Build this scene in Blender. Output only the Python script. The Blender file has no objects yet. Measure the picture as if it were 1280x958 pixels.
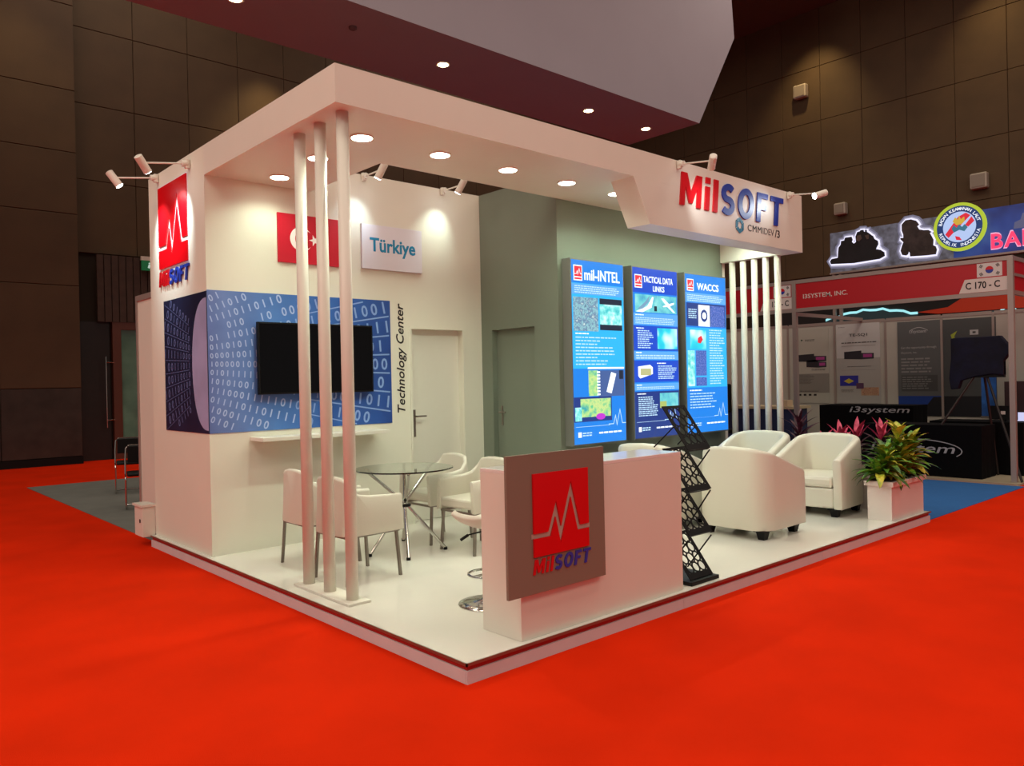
import bpy, math, random
from mathutils import Vector, Matrix
random.seed(7)
S = bpy.context.scene
COL = S.collection
PI = math.pi
F0 = 0.113          # stand floor height

# ------------------------------------------------------------------ camera
cam_d = bpy.data.cameras.new('camera'); cam = bpy.data.objects.new('camera', cam_d); COL.objects.link(cam)
rt = Vector((0.74327312, -0.66865887, -0.02098553)); up = Vector((0.01766919, -0.01173658, 0.999775)); fw = Vector((0.66875472, 0.74347668, -0.00309118))
M = Matrix((rt, up, -fw)).transposed().to_4x4(); M.translation = Vector((-2.56869, -3.25616, 1.6))
cam.matrix_world = M
cam_d.sensor_fit = 'HORIZONTAL'; cam_d.sensor_width = 36.0; cam_d.lens = 979.37 * 36 / 1280
cam_d.clip_end = 200
S.camera = cam
# ------------------------------------------------------------------ world, exposure
w = bpy.data.worlds.new('world'); S.world = w; w.use_nodes = True
w.node_tree.nodes['Background'].inputs[0].default_value = (0.95, 0.84, 0.80, 1)
w.node_tree.nodes['Background'].inputs[1].default_value = 0.26
S.view_settings.view_transform = 'Standard'; S.view_settings.look = 'None'
S.view_settings.exposure = 0.0; S.view_settings.gamma = 1.0; S.view_settings.use_curve_mapping = False
# ------------------------------------------------------------------ hall lights
def lamp(kind, name, loc, energy, color, target=None, **k):
    d = bpy.data.lights.new(name, kind); o = bpy.data.objects.new(name, d); COL.objects.link(o)
    o.location = loc; d.energy = energy; d.color = color
    for a, b in k.items(): setattr(d, a, b)
    if target is not None:
        o.rotation_euler = (Vector(target) - Vector(loc)).to_track_quat('-Z', 'Y').to_euler()
    return o
HALL = (1.0, 0.86, 0.72)
for (x, y, e) in ((-6, -11, 430), (3.5, -11, 350), (12, -11, 380), (-7, -2.5, 520), (3.5, -2.5, 330), (12, -2.5, 330), (-7, 6.5, 480), (13.5, 4.5, 220), (2.5, 12.5, 240), (12, 12.5, 200)):
    lamp('AREA', 'hall_ceiling_lamp', (x, y, 12.6), e, HALL, (x, y, 0), shape='SQUARE', size=5.0)
lamp('AREA', 'side_wall_fill', (-13, 1.5, 10.5), 620, HALL, (0, 3, 1), shape='SQUARE', size=4.0)  # added fill from out of view, brightens the stand's left side wall
# wall washers high under the hall ceiling
for p, t, e in (((6.6, 14.9, 10.5), (6.2, 16.1, 6.2), 320), ((19.6, 8.2, 12.8), (21, 8.6, 8.6), 500), ((19.6, 3.4, 12.8), (21, 3.4, 8.6), 330), ((0.6, 14.0, 11), (0.5, 15.6, 5.2), 150)):
    lamp('SPOT', 'wall_washer', p, e, (1, 0.72, 0.32), t, spot_size=1.3, spot_blend=1.0, shadow_soft_size=0.1)

# ------------------------------------------------------------------ materials
def lin(h):
    h = h.lstrip('#'); o = []
    for i in (0, 2, 4):
        c = int(h[i:i+2], 16) / 255
        o.append(c / 12.92 if c <= 0.04045 else ((c + 0.055) / 1.055) ** 2.4)
    return (*o, 1)
MATS = {}
def mat(name, col, rough=0.5, metal=0.0, var=0.0, vscale=8, bump=0.0, bscale=60, **k):
    if name in MATS: return MATS[name]
    m = bpy.data.materials.new(name); m.use_nodes = True; nt = m.node_tree; b = nt.nodes['Principled BSDF']
    c = lin(col) if isinstance(col, str) else col
    b.inputs['Base Color'].default_value = c; b.inputs['Roughness'].default_value = rough; b.inputs['Metallic'].default_value = metal
    for a, v in k.items(): b.inputs[a.replace('_', ' ')].default_value = v
    tc = nt.nodes.new('ShaderNodeTexCoord')
    if var > 0:
        n = nt.nodes.new('ShaderNodeTexNoise'); n.inputs['Scale'].default_value = vscale; n.inputs['Detail'].default_value = 5
        r = nt.nodes.new('ShaderNodeMapRange'); r.inputs[1].default_value = 0.3; r.inputs[2].default_value = 0.7
        r.inputs[3].default_value = 1 - var; r.inputs[4].default_value = 1 + var
        mx = nt.nodes.new('ShaderNodeVectorMath'); mx.operation = 'SCALE'; mx.inputs[0].default_value = c[:3]
        nt.links.new(tc.outputs['Object'], n.inputs['Vector']); nt.links.new(n.outputs[0], r.inputs[0])
        nt.links.new(r.outputs[0], mx.inputs['Scale']); nt.links.new(mx.outputs[0], b.inputs['Base Color'])
    if bump > 0:
        n = nt.nodes.new('ShaderNodeTexNoise'); n.inputs['Scale'].default_value = bscale; n.inputs['Detail'].default_value = 4
        bp = nt.nodes.new('ShaderNodeBump'); bp.inputs['Strength'].default_value = bump; bp.inputs['Distance'].default_value = 0.01
        nt.links.new(tc.outputs['Object'], n.inputs['Vector']); nt.links.new(n.outputs[0], bp.inputs['Height']); nt.links.new(bp.outputs[0], b.inputs['Normal'])
    MATS[name] = m; return m
def emi(name, col, s=1.0, base=None):
    if name in MATS: return MATS[name]
    c = lin(col) if isinstance(col, str) else col
    m = mat(name, base or '#101010', 0.35)
    b = m.node_tree.nodes['Principled BSDF']; b.inputs['Emission Color'].default_value = c; b.inputs['Emission Strength'].default_value = s * (1.3 if name.startswith('lb_') else 1)
    return m
def pic(name, cols, scale=14, s=1.0, emit=True, detail=6):
    """printed picture: blotches of the given colours, backlit when emit"""
    if name in MATS: return MATS[name]
    m = mat(name, '#202020', 0.4); nt = m.node_tree; b = nt.nodes['Principled BSDF']
    tc = nt.nodes.new('ShaderNodeTexCoord'); n = nt.nodes.new('ShaderNodeTexNoise'); n.inputs['Scale'].default_value = scale; n.inputs['Detail'].default_value = detail
    r = nt.nodes.new('ShaderNodeValToRGB'); e = r.color_ramp.elements
    while len(e) < len(cols): e.new(0.5)
    for i, c in enumerate(cols):
        e[i].position = 0.3 + 0.4 * i / max(1, len(cols) - 1); e[i].color = lin(c)
    nt.links.new(tc.outputs['Object'], n.inputs['Vector']); nt.links.new(n.outputs[0], r.inputs[0])
    nt.links.new(r.outputs[0], b.inputs['Emission Color' if emit else 'Base Color'])
    if emit: b.inputs['Emission Strength'].default_value = s * (1.25 if name.startswith('lb_') else 1)
    return m

WHITE = mat('white_laminate', '#dedbcd', 0.42, var=0.012, vscale=3)
WALLW = mat('white_wall_paint', '#dedccb', 0.62, var=0.015, vscale=2, bump=0.03, bscale=40)
GREYW = mat('grey_wall_paint', '#6f7869', 0.6, var=0.03, vscale=2)
GLOSS = mat('glossy_white_floor', '#dedbd0', 0.055, var=0.02, vscale=2)
ALU = mat('aluminium_trim', '#8f8577', 0.35, 0.85)
CHROME = mat('chrome', '#c9c7c2', 0.14, 1.0)
SATIN = mat('satin_steel_tube', '#8a8178', 0.38, 0.75)
BLACK = mat('black_metal', '#040405', 0.5, Specular_IOR_Level=.25)
LEATH = mat('white_leatherette', '#d3cfbf', 0.42, bump=0.06, bscale=90)
CARPR = mat('red_carpet', (0.66, 0.021, 0.0015, 1), 0.95, Specular_IOR_Level=0.04, var=0.10, vscale=1.3, bump=0.35, bscale=260)
CARPG = mat('grey_carpet', '#6c6e68', 0.95, var=0.08, vscale=3, bump=0.3, bscale=200)
CARPB = mat('blue_carpet', '#1c5c9c', 0.95, var=0.06, vscale=3, bump=0.3, bscale=200)
REDP = mat('red_acrylic', '#d00512', 0.28)
REDL = mat('red_letter', '#c8101c', 0.3)
BLUEL = mat('blue_letter', '#2238a0', 0.38)
BROWNP = mat('grey_brown_board', '#7f7363', 0.5)
BRN = mat('brown_acoustic_panel', '#4f3c26', 0.8, var=0.12, vscale=1.2, bump=0.15, bscale=35)
BRND = mat('dark_wall_backing', '#2a2013', 0.9)
STONE = mat('dark_stone_wainscot', '#3a302b', 0.3, var=0.25, vscale=4)
BULK = mat('bulkhead_plaster', '#a099a2', 0.8, var=0.02, vscale=1)
INK = mat('black_ink', '#15120f', 0.6)
SHELLW = mat('shell_panel', '#b9b7ac', 0.55)
ALUB = mat('booth_aluminium', '#a79a93', 0.4, 0.4)

# ------------------------------------------------------------------ mesh builder
class MB:
    def __init__(s): s.v = []; s.f = []
    def add(s, vs, fs):
        n = len(s.v); s.v += [tuple(v) for v in vs]; s.f += [tuple(i + n for i in f) for f in fs]; return s
    def box(s, x0, y0, z0, x1, y1, z1):
        return s.add([(x0,y0,z0),(x1,y0,z0),(x1,y1,z0),(x0,y1,z0),(x0,y0,z1),(x1,y0,z1),(x1,y1,z1),(x0,y1,z1)],
                     [(0,3,2,1),(4,5,6,7),(0,1,5,4),(1,2,6,5),(2,3,7,6),(3,0,4,7)])
    def tube(s, pts, r, n=12, cap=True):
        pts = [Vector(p) for p in pts]; rs = r if isinstance(r, (list, tuple)) else [r] * len(pts)
        base = len(s.v); ref = None
        for i, p in enumerate(pts):
            d = (pts[min(i+1, len(pts)-1)] - pts[max(i-1, 0)]).normalized()
            if ref is None: ref = Vector((0,0,1)) if abs(d.z) < 0.9 else Vector((1,0,0))
            a = (ref - d * ref.dot(d)).normalized(); b = d.cross(a); ref = a
            for k in range(n):
                t = 2 * PI * k / n; s.v.append(tuple(p + a * (rs[i] * math.cos(t)) + b * (rs[i] * math.sin(t))))
        for i in range(len(pts) - 1):
            for k in range(n):
                a = base + i * n + k; b = base + i * n + (k + 1) % n
                s.f.append((a, b, b + n, a + n))
        if cap:
            s.f.append(tuple(base + k for k in reversed(range(n)))); e = base + (len(pts) - 1) * n; s.f.append(tuple(e + k for k in range(n)))
        return s
    def lathe(s, prof, c=(0,0,0), n=28):
        base = len(s.v)
        for r, z in prof:
            for k in range(n):
                t = 2 * PI * k / n; s.v.append((c[0] + r * math.cos(t), c[1] + r * math.sin(t), c[2] + z))
        for i in range(len(prof) - 1):
            for k in range(n):
                a = base + i * n + k; b = base + i * n + (k + 1) % n; s.f.append((a, b, b + n, a + n))
        s.f.append(tuple(base + k for k in reversed(range(n)))); e = base + (len(prof) - 1) * n; s.f.append(tuple(e + k for k in range(n)))
        return s
    def prism(s, fr, pts, d0, d1):
        """outline pts (u,v) in frame fr, from depth d0 to d1 towards the viewer"""
        n = len(pts); b = len(s.v)
        for d in (d0, d1):
            for u, v in pts: s.v.append(tuple(fr(u, v, d)))
        area = sum(pts[i][0] * pts[(i+1) % n][1] - pts[(i+1) % n][0] * pts[i][1] for i in range(n))
        front = [b + n + i for i in range(n)]; back = [b + i for i in range(n)]
        if area < 0: front.reverse()
        else: back.reverse()
        s.f.append(tuple(front)); s.f.append(tuple(back))
        for i in range(n):
            j = (i + 1) % n; q = (b + i, b + j, b + n + j, b + n + i)
            s.f.append(q if area > 0 else q[::-1])
        return s
    def rect(s, fr, u0, v0, u1, v1, d0, d1): return s.prism(fr, [(u0,v0),(u1,v0),(u1,v1),(u0,v1)], d0, d1)
    def mesh(s, name, shift=(0,0,0), smooth=False):
        m = bpy.data.meshes.new(name); m.from_pydata([(a - shift[0], b - shift[1], c - shift[2]) for a, b, c in s.v], [], s.f)
        m.update()
        if smooth: m.polygons.foreach_set('use_smooth', [True] * len(m.polygons))
        return m
def FY(y): return lambda u, v, d: Vector((u, y - d, v))          # plane facing -Y, u = x
def FX(x): return lambda u, v, d: Vector((x - d, -u, v))         # plane facing -X, u = -y
def FZ(z): return lambda u, v, d: Vector((u, v, z + d))          # facing up
ID = lambda u, v, d: Vector((u, v, d))

def origin(p):
    o = Vector((0,0,0))
    while p is not None: o += p.location; p = p.parent
    return o
def link(name, me, material, parent=None, smooth=False, bevel=0, subsurf=0):
    o = bpy.data.objects.new(name, me); COL.objects.link(o)
    if material is not None: me.materials.append(material)
    if parent is not None: o.parent = parent
    if smooth: me.polygons.foreach_set('use_smooth', [True] * len(me.polygons))
    if bevel:
        b = o.modifiers.new('bevel', 'BEVEL'); b.width = bevel; b.segments = 2; b.limit_method = 'ANGLE'
    if subsurf:
        b = o.modifiers.new('subsurf', 'SUBSURF'); b.levels = subsurf; b.render_levels = subsurf
    return o
def part(name, mb, material, parent, label=None, **k):
    """mb is in world coordinates; parents here are never rotated"""
    o = link(name, mb.mesh(name, origin(parent)), material, parent, **k)
    if label: o['label'] = label
    if name in ('small_print', 'printed_digits', 'printed_lines', 'fascia_name', 'flag_bars'): o['kind'] = 'stuff'
    return o
def tag(o, label, cat, group=None):
    o['label'] = label; o['category'] = cat
    if group: o['group'] = group
    return o
def thing(name, loc, label, cat, group=None, rz=0):
    o = bpy.data.objects.new(name, None); o.empty_display_size = 0.1; COL.objects.link(o); o.location = loc; o.rotation_euler = (0, 0, rz)
    return tag(o, label, cat, group)
def solo(name, mb, material, label, cat, group=None, **k):
    xs = [v[0] for v in mb.v]; ys = [v[1] for v in mb.v]; z = min(v[2] for v in mb.v)
    c = ((min(xs)+max(xs))/2, (min(ys)+max(ys))/2, z)
    o = link(name, mb.mesh(name, c), material, None, **k); o.location = c
    return tag(o, label, cat, group)
def struct(name, mb, material, parent=None, **k):
    o = link(name, mb.mesh(name), material, parent, **k)
    if parent is None: o['kind'] = 'structure'
    return o
def copy_tree(o, parent=None):
    c = o.copy(); COL.objects.link(c)
    if parent is not None: c.parent = parent
    for ch in list(o.children): copy_tree(ch, c)
    return c

# ------------------------------------------------------------------ lettering
_tc = {}
def glyphs(txt, off=0.0, shear=0.0, space=1.0):
    key = (txt, off, shear, space)
    if key in _tc: return _tc[key]
    cu = bpy.data.curves.new('t', 'FONT'); cu.body = txt; cu.size = 1; cu.offset = off; cu.shear = shear; cu.resolution_u = 3; cu.space_character = space
    ob = bpy.data.objects.new('t', cu); me = bpy.data.meshes.new_from_object(ob)
    vs = [(v.co.x, v.co.y) for v in me.vertices]; fs = [tuple(p.vertices) for p in me.polygons]
    bpy.data.objects.remove(ob); bpy.data.curves.remove(cu); bpy.data.meshes.remove(me)
    _tc[key] = (vs, fs); return vs, fs
def put_glyphs(mb, fr, vs, fs, d0, d1):
    """flat glyph faces at d1, walls down to d0"""
    b = len(mb.v); n = len(vs)
    for u, v in vs: mb.v.append(tuple(fr(u, v, d1)))
    ed = {}
    for f in fs:
        for i in range(len(f)):
            e = (f[i], f[(i+1) % len(f)]); ed[e] = 1
        mb.f.append(tuple(b + i for i in f))
    if d1 - d0 > 0.002:
        for u, v in vs: mb.v.append(tuple(fr(u, v, d0)))
        for (i, j) in ed:
            if (j, i) not in ed: mb.f.append((b + j, b + i, b + n + i, b + n + j))
def fit(vs, u0, v0, u1, v1):
    a = min(v[0] for v in vs); b = max(v[0] for v in vs); c = min(v[1] for v in vs); d = max(v[1] for v in vs)
    return [(u0 + (x - a) / (b - a) * (u1 - u0), v0 + (y - c) / (d - c) * (v1 - v0)) for x, y in vs]
def text(mb, fr, txt, u0, v0, u1, v1, d0=0, d1=0.001, off=0.0, shear=0.0, space=1.0):
    vs, fs = glyphs(txt, off, shear, space)
    put_glyphs(mb, fr, fit(vs, u0, v0, u1, v1), fs, d0, d1); return mb
def block(c):
    if c == 'M': P = [[(0,0),(0,1),(.27,1),(.5,.45),(.73,1),(1,1),(1,0),(.79,0),(.79,.60),(.58,.10),(.42,.10),(.21,.60),(.21,0)]]
    elif c == 'i': P = [[(0,0),(.23,0),(.23,.74),(0,.74)], [(0,.84),(.23,.84),(.23,1.03),(0,1.03)]]
    elif c == 'l': P = [[(0,0),(.23,0),(.23,1.03),(0,1.03)]]
    elif c == 'F': P = [[(0,0),(.23,0),(.23,.42),(.55,.42),(.55,.60),(.23,.60),(.23,.82),(.62,.82),(.62,1),(0,1)]]
    elif c == 'T': P = [[(.27,0),(.50,0),(.50,.82),(.77,.82),(.77,1),(0,1),(0,.82),(.27,.82)]]
    elif c == 'S':
        cl = [(.36 + .25*math.cos(math.radians(a)), .70 + .205*math.sin(math.radians(a))) for a in range(35, 271, 18)]; cl = cl[:-1] + [(.36, .50)]
        cl += [(.35 + .26*math.cos(math.radians(a)), .295 + .205*math.sin(math.radians(a))) for a in range(72, -151, -18)]
        a_, b_ = offset_line(cl, .105), offset_line(cl, -.105); P = [[tuple(p) for p in a_] + [tuple(p) for p in reversed(b_)]]
    elif c == 'O':
        n = 32; vs = [(.44 + .44*math.cos(2*PI*k/n), .5 + .515*math.sin(2*PI*k/n)) for k in range(n)] + [(.44 + .21*math.cos(2*PI*k/n), .5 + .31*math.sin(2*PI*k/n)) for k in range(n)]
        return vs, [(k, (k+1) % n, n + (k+1) % n, n + k) for k in range(n)]
    vs, fs = [], []
    for q in P:
        A = sum(q[i][0]*q[(i+1) % len(q)][1] - q[(i+1) % len(q)][0]*q[i][1] for i in range(len(q)))
        if A < 0: q = q[::-1]
        fs.append(tuple(range(len(vs), len(vs) + len(q)))); vs += q
    return vs, fs
def company(parent, fr, u0, v0, u1, v1, d0, d1, shear=.1, gap=.19):
    G = [block(c) for c in 'MilSOFT']; ws = [max(p[0] for p in g[0]) for g in G]; tot = sum(ws) + gap * 6; x = 0; sc = (u1-u0) / tot
    for i, ((vs, fs), wd) in enumerate(zip(G, ws)):
        mb = MB(); put_glyphs(mb, fr, [(u0 + (x + p[0]) * sc + shear * p[1] * (v1-v0), v0 + p[1] * (v1-v0)) for p in vs], fs, d0, d1)
        part('letter', mb, REDL if i < 3 else BLUEL, parent); x += wd + gap
def lettering(parent, fr, txt, u0, v0, u1, v1, d0, d1, mats, off=0.0, shear=0.0, gap=0.06):
    """each letter a part of its own, set side by side to fill the box"""
    G = [glyphs(c, off, shear) for c in txt]; H0, H1 = 0.0, 0.73
    ws = [max(p[0] for p in g[0]) - min(p[0] for p in g[0]) for g in G]; tot = sum(ws) + gap * (len(txt) - 1)
    x = 0
    for c, (vs, fs), wd, m in zip(txt, G, ws, mats):
        a = min(p[0] for p in vs); mb = MB()
        q = [(u0 + (x + p[0] - a) / tot * (u1 - u0), v0 + (p[1] - H0) / (H1 - H0) * (v1 - v0)) for p in vs]
        put_glyphs(mb, fr, q, fs, d0, d1); part('letter', mb, m, parent); x += wd + gap
def words(mb, fr, u0, v0, u1, v1, rows, d=0.001, fill=0.55, rag=0.3, seed=1):
    """rows of illegible small print"""
    rnd = random.Random(seed); lh = (v1 - v0) / rows
    for r in range(rows):
        y = v1 - (r + 0.5) * lh; h = lh * fill / 2; u = u0; end = u1 - rnd.random() * rag * (u1 - u0)
        while u < end:
            wl = lh * rnd.uniform(0.8, 2.6); e = min(u + wl, end)
            mb.add([fr(u, y-h, d), fr(e, y-h, d), fr(e, y+h, d), fr(u, y+h, d)], [(0,1,2,3)]); u = e + lh * 0.35
    return mb
def disc(cu, cv, r, n=28, ry=None): return [(cu + r * math.cos(2*PI*k/n), cv + (ry or r) * math.sin(2*PI*k/n)) for k in range(n)]
def ring(mb, fr, cu, cv, r0, r1, d0, d1, n=40):
    b = len(mb.v)
    for k in range(n):
        c, s_ = math.cos(2*PI*k/n), math.sin(2*PI*k/n)
        for r, d in ((r0, d1), (r1, d1), (r1, d0), (r0, d0)): mb.v.append(tuple(fr(cu + r*c, cv + r*s_, d)))
    for k in range(n):
        a = b + 4*k; e = b + 4*((k+1) % n)
        for i in range(4): j = (i+1) % 4; mb.f.append((a+i, a+j, e+j, e+i))
    return mb

# pulse polyline of the company logo, u right, v up, unit square
PULSE = [(-0.03, .25), (.27, .25), (.39, .545), (.475, .215), (.67, .76), (.81, .26), (1.03, .26)]
def offset_line(P, h):
    out = []
    for i, p in enumerate(P):
        p = Vector(p)
        if i == 0: d = (Vector(P[1]) - p).normalized(); out.append(p + Vector((-d.y, d.x)) * h); continue
        if i == len(P) - 1: d = (p - Vector(P[i-1])).normalized(); out.append(p + Vector((-d.y, d.x)) * h); continue
        a = (p - Vector(P[i-1])).normalized(); b = (Vector(P[i+1]) - p).normalized()
        n1 = Vector((-a.y, a.x)); n2 = Vector((-b.y, b.x)); m = (n1 + n2).normalized(); out.append(p + m * (h / max(0.16, m.dot(n1))))
    return out
def pulse_logo(fr, u0, v0, u1, v1, d0, d1, h=0.021):
    """the red square cut in two by the pulse; returns the upper and the lower piece"""
    asp = (u1 - u0) / (v1 - v0)
    P = [(x * asp, y) for x, y in PULSE]
    res = []
    for sgn in (1, -1):
        L = [(min(max(p.x / asp, 0), 1), min(max(p.y, 0.0), 1.0)) for p in offset_line(P, sgn * h)]
        pts = ([(0, 1)] + L + [(1, 1)]) if sgn > 0 else ([(0, 0)] + L + [(1, 0)])
        pts = [(u0 + x * (u1-u0), v0 + y * (v1-v0)) for x, y in pts]
        res.append(MB().prism(fr, pts, d0, d1))
    return res
def pulse_strip(fr, u0, v0, u1, v1, d, h):
    a = offset_line([(u0 + x*(u1-u0), v0 + y*(v1-v0)) for x, y in PULSE], h); b = offset_line([(u0 + x*(u1-u0), v0 + y*(v1-v0)) for x, y in PULSE], -h)
    mb = MB()
    for i in range(len(a)-1): mb.add([fr(*b[i], d), fr(*b[i+1], d), fr(*a[i+1], d), fr(*a[i], d)], [(0,1,2,3)])
    return mb

# ================================================================== HALL
struct('floor', MB().box(-16, -16, -0.1, 23, 18, 0.0), CARPR)
H_CEIL = 13.0
struct('ceiling', MB().box(-16, -16, H_CEIL, 23, 18, H_CEIL + 0.2), mat('hall_ceiling_paint', '#5a4a40', 0.9))
wall_back = struct('wall_back', MB().box(1.85, 16.16, 0, 23, 16.4, H_CEIL).box(-16, 15.66, 0, 1.85, 16.4, H_CEIL), BRND)
wall_right = struct('wall_right', MB().box(21.06, -16, 0, 21.3, 18, H_CEIL), BRND)
_pm = {}
def wall_panel(parent, fr, u0, v0, u1, v1, depth, m, name='wall_panel'):
    g = 0.004; key = (round(u1-u0, 3), round(v1-v0, 3), depth, m.name, parent.name)
    if key not in _pm:
        a = fr(0, 0, 0); mb = MB(); b = 0.01
        wd, hd = u1-u0, v1-v0
        o = [(g, g), (wd-g, g), (wd-g, hd-g), (g, hd-g)]; i_ = [(g+b, g+b), (wd-g-b, g+b), (wd-g-b, hd-g-b), (g+b, hd-g-b)]
        vs = [fr(*p, 0) - a for p in o] + [fr(*p, depth-0.012) - a for p in o] + [fr(*p, depth) - a for p in i_]
        fs = [(8,9,10,11)]
        for k in range(4):
            j = (k+1) % 4; fs += [(k, j, 4+j, 4+k), (4+k, 4+j, 8+j, 8+k)]
        mb.add(vs, fs); me = mb.mesh(name); me.materials.append(m); _pm[key] = me
    o = bpy.data.objects.new(name, _pm[key]); COL.objects.link(o); o.parent = parent; o.location = fr(u0, v0, 0); return o
B1, B2, RW = FY(16.16), FY(15.66), FX(21.06)
zs_l = [1.64, 3.84, 5.39, 6.72, 8.06, 9.9, 11.6, 13.0]
for k in range(len(zs_l) - 1):
    for j in range(4): wall_panel(wall_back, B2, 0.35 + 1.5 - 1.5 * (j + 1), zs_l[k], 0.35 + 1.5 - 1.5 * j, zs_l[k+1], 0.06, BRN)
for j in range(4): wall_panel(wall_back, B2, 1.85 - 1.5 * (j + 1), 0.16, 1.85 - 1.5 * j, 1.64, 0.06, STONE, 'stone_panel')
zs_b = [4.66, 6.3, 8.0, 9.7, 11.4, 13.0]
xs_b = [1.9, 3.2, 4.45, 5.7, 6.95, 8.2, 9.45, 10.7, 12.0, 13.5, 15, 16.5, 18, 19.5, 21]
for k in range(len(zs_b) - 1):
    for j in range(len(xs_b) - 1): wall_panel(wall_back, B1, xs_b[j], zs_b[k], xs_b[j+1], zs_b[k+1], 0.05, BRN)
for j in range(3, len(xs_b) - 1):
    wall_panel(wall_back, B1, xs_b[j], 2.9, xs_b[j+1], 4.66, 0.05, BRN)
zs_r = [0.2, 2.9, 4.65, 6.2, 7.85, 9.5, 11.2, 13.0]
for k in range(2, len(zs_r) - 1):
    for j in range(15): wall_panel(wall_right, RW, -16.0 + 1.275 * j, zs_r[k], -16.0 + 1.275 * (j+1), zs_r[k+1], 0.05, BRN)
struct('baseboard_back', MB().box(-16, 15.56, 0, 1.85, 15.62, 0.16), BLACK)
# doorway in the back wall: drape box, dark opening, glazed leaf with long pull handle
DRP = mat('brown_drape', '#44342c', 0.85, var=0.2, vscale=6)
mb = MB()
for k in range(24):
    x = 2.3 + k * 0.155; mb.box(x, 15.98, 3.12, x + 0.13, 16.06, 4.63)
    mb.box(x + 0.13, 16.02, 3.12, x + 0.155, 16.06, 4.63)
struct('trim_1', mb, DRP)
struct('trim_2', MB().box(1.9, 16.1, 0, 2.56, 16.155, 3.12), mat('dark_timber', '#1d130e', 0.5, var=0.2))
d1 = struct('door_1', MB().box(2.60, 16.0, 0, 2.78, 16.14, 3.12).box(2.78, 16.0, 2.95, 5.4, 16.14, 3.12).box(2.78, 16.0, 0, 5.4, 16.14, 0.2), mat('door_frame_wood', '#5a3020', 0.45))
o = part('glass_pane', MB().box(2.78, 16.04, 0.2, 5.4, 16.07, 2.95), mat('greenish_glass', '#5c8472', 0.12, var=0.35, vscale=1.5), d1)
part('door_handle', MB().tube([(2.43, 15.92, .73), (2.43, 15.92, 2.33)], .014).tube([(2.43, 15.92, .9), (2.62, 16.0, .9)], .01).tube([(2.43, 15.92, 2.2), (2.62, 16.0, 2.2)], .01), CHROME, d1)
# exit sign
t = thing('exit_sign', (3.42, 15.95, 4.3), 'small green emergency exit sign on the dark wall above the doorway', 'sign')
part('sign_plate', MB().box(3.24, 15.9, 4.34, 3.62, 15.97, 4.56), emi('exit_green', '#1f7a45', 0.35), t)
part('housing', MB().box(3.22, 15.9, 4.565, 3.64, 15.975, 4.66), WHITE, t)
mb = MB(); fr = FY(15.9); mb.prism(fr, disc(3.40, 4.5, .02, 10), 0, .003); mb.prism(fr, [(3.36,4.4),(3.40,4.38),(3.44,4.48),(3.38,4.47)], 0, .003); mb.prism(fr, [(3.5,4.38),(3.58,4.38),(3.58,4.53),(3.5,4.53)], 0, .003)
part('pictogram', mb, emi('exit_white', '#dff5e6', 0.6), t)

# bulkhead: closed box of white plaster with a slanted right end
bk = MB()
prof = [(-16, 7.0), (11.66, 7.0), (13.08, 9.2), (13.0, 10.1), (12.9, 13.0), (-16, 13.0)]
bk.prism(FY(6.42), prof, -1.95, 0.0)
struct('trim_3', bk, BULK)
for x, lb in ((1.95, 'cut by the top edge of the picture'), (5.55, 'the one above the white canopy corner'), (9.19, 'second from its right end'), (11.02, 'nearest its right end')):
    t = thing('downlight', (x, 7.35, 6.985), 'small downlight under the plaster bulkhead, ' + lb, 'ceiling light', 'downlights under the bulkhead')
    part('ring', ring(MB(), FZ(6.985), x, 7.35, .09, .12, 0, .014), WHITE, t)
    part('diffuser', MB().lathe([(.09, 0), (.09, .012)], (x, 7.35, 6.98)), emi('bulkhead_lamp', '#ffd9a0', 14), t)
    lamp('SPOT', 'downlight_beam', (x, 7.35, 6.95), 60, (1, .8, .55), (x, 7.35, 0), spot_size=1.2, spot_blend=.6, shadow_soft_size=.08)
d_ = thing('smoke_detector', (3.66, 7.1, 6.95), 'tiny round smoke detector under the plaster bulkhead', 'detector')
part('detector_body', MB().lathe([(.03, 0), (.06, .02), (.06, .05)], (3.66, 7.1, 6.95)), mat('detector_grey', '#6a5c5c', .5), d_)

# wall loudspeakers
for (y, z, s_, lab) in ((8.92, 10.52, .42, 'white square wall loudspeaker high on the brown wall, uppermost'), (3.92, 6.69, .42, 'white square wall loudspeaker above the navy emblem on the brown wall'), (7.71, 6.61, .36, 'small white square wall loudspeaker left of the backlit banner')):
    t = thing('wall_speaker', (20.9, y, z - s_/2), lab, 'loudspeaker', 'wall loudspeakers')
    part('housing', MB().box(20.78, y - s_/2, z - s_/2, 21.0, y + s_/2, z + s_/2), mat('speaker_white', '#a89c90', .5), t, bevel=.04)
    part('grille', MB().box(20.765, y - s_/2 + .05, z - s_/2 + .05, 20.782, y + s_/2 - .05, z + s_/2 - .05), mat('speaker_grille', '#8c8176', .7), t)

# carpets
struct('trim_4', MB().box(0.09, 5.12, 0.0, 6.2, 11.7, 0.006), CARPG)
struct('trim_5', MB().box(6.34, 0.03, 0.0, 9.75, 8.5, 0.006), CARPB)

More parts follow.
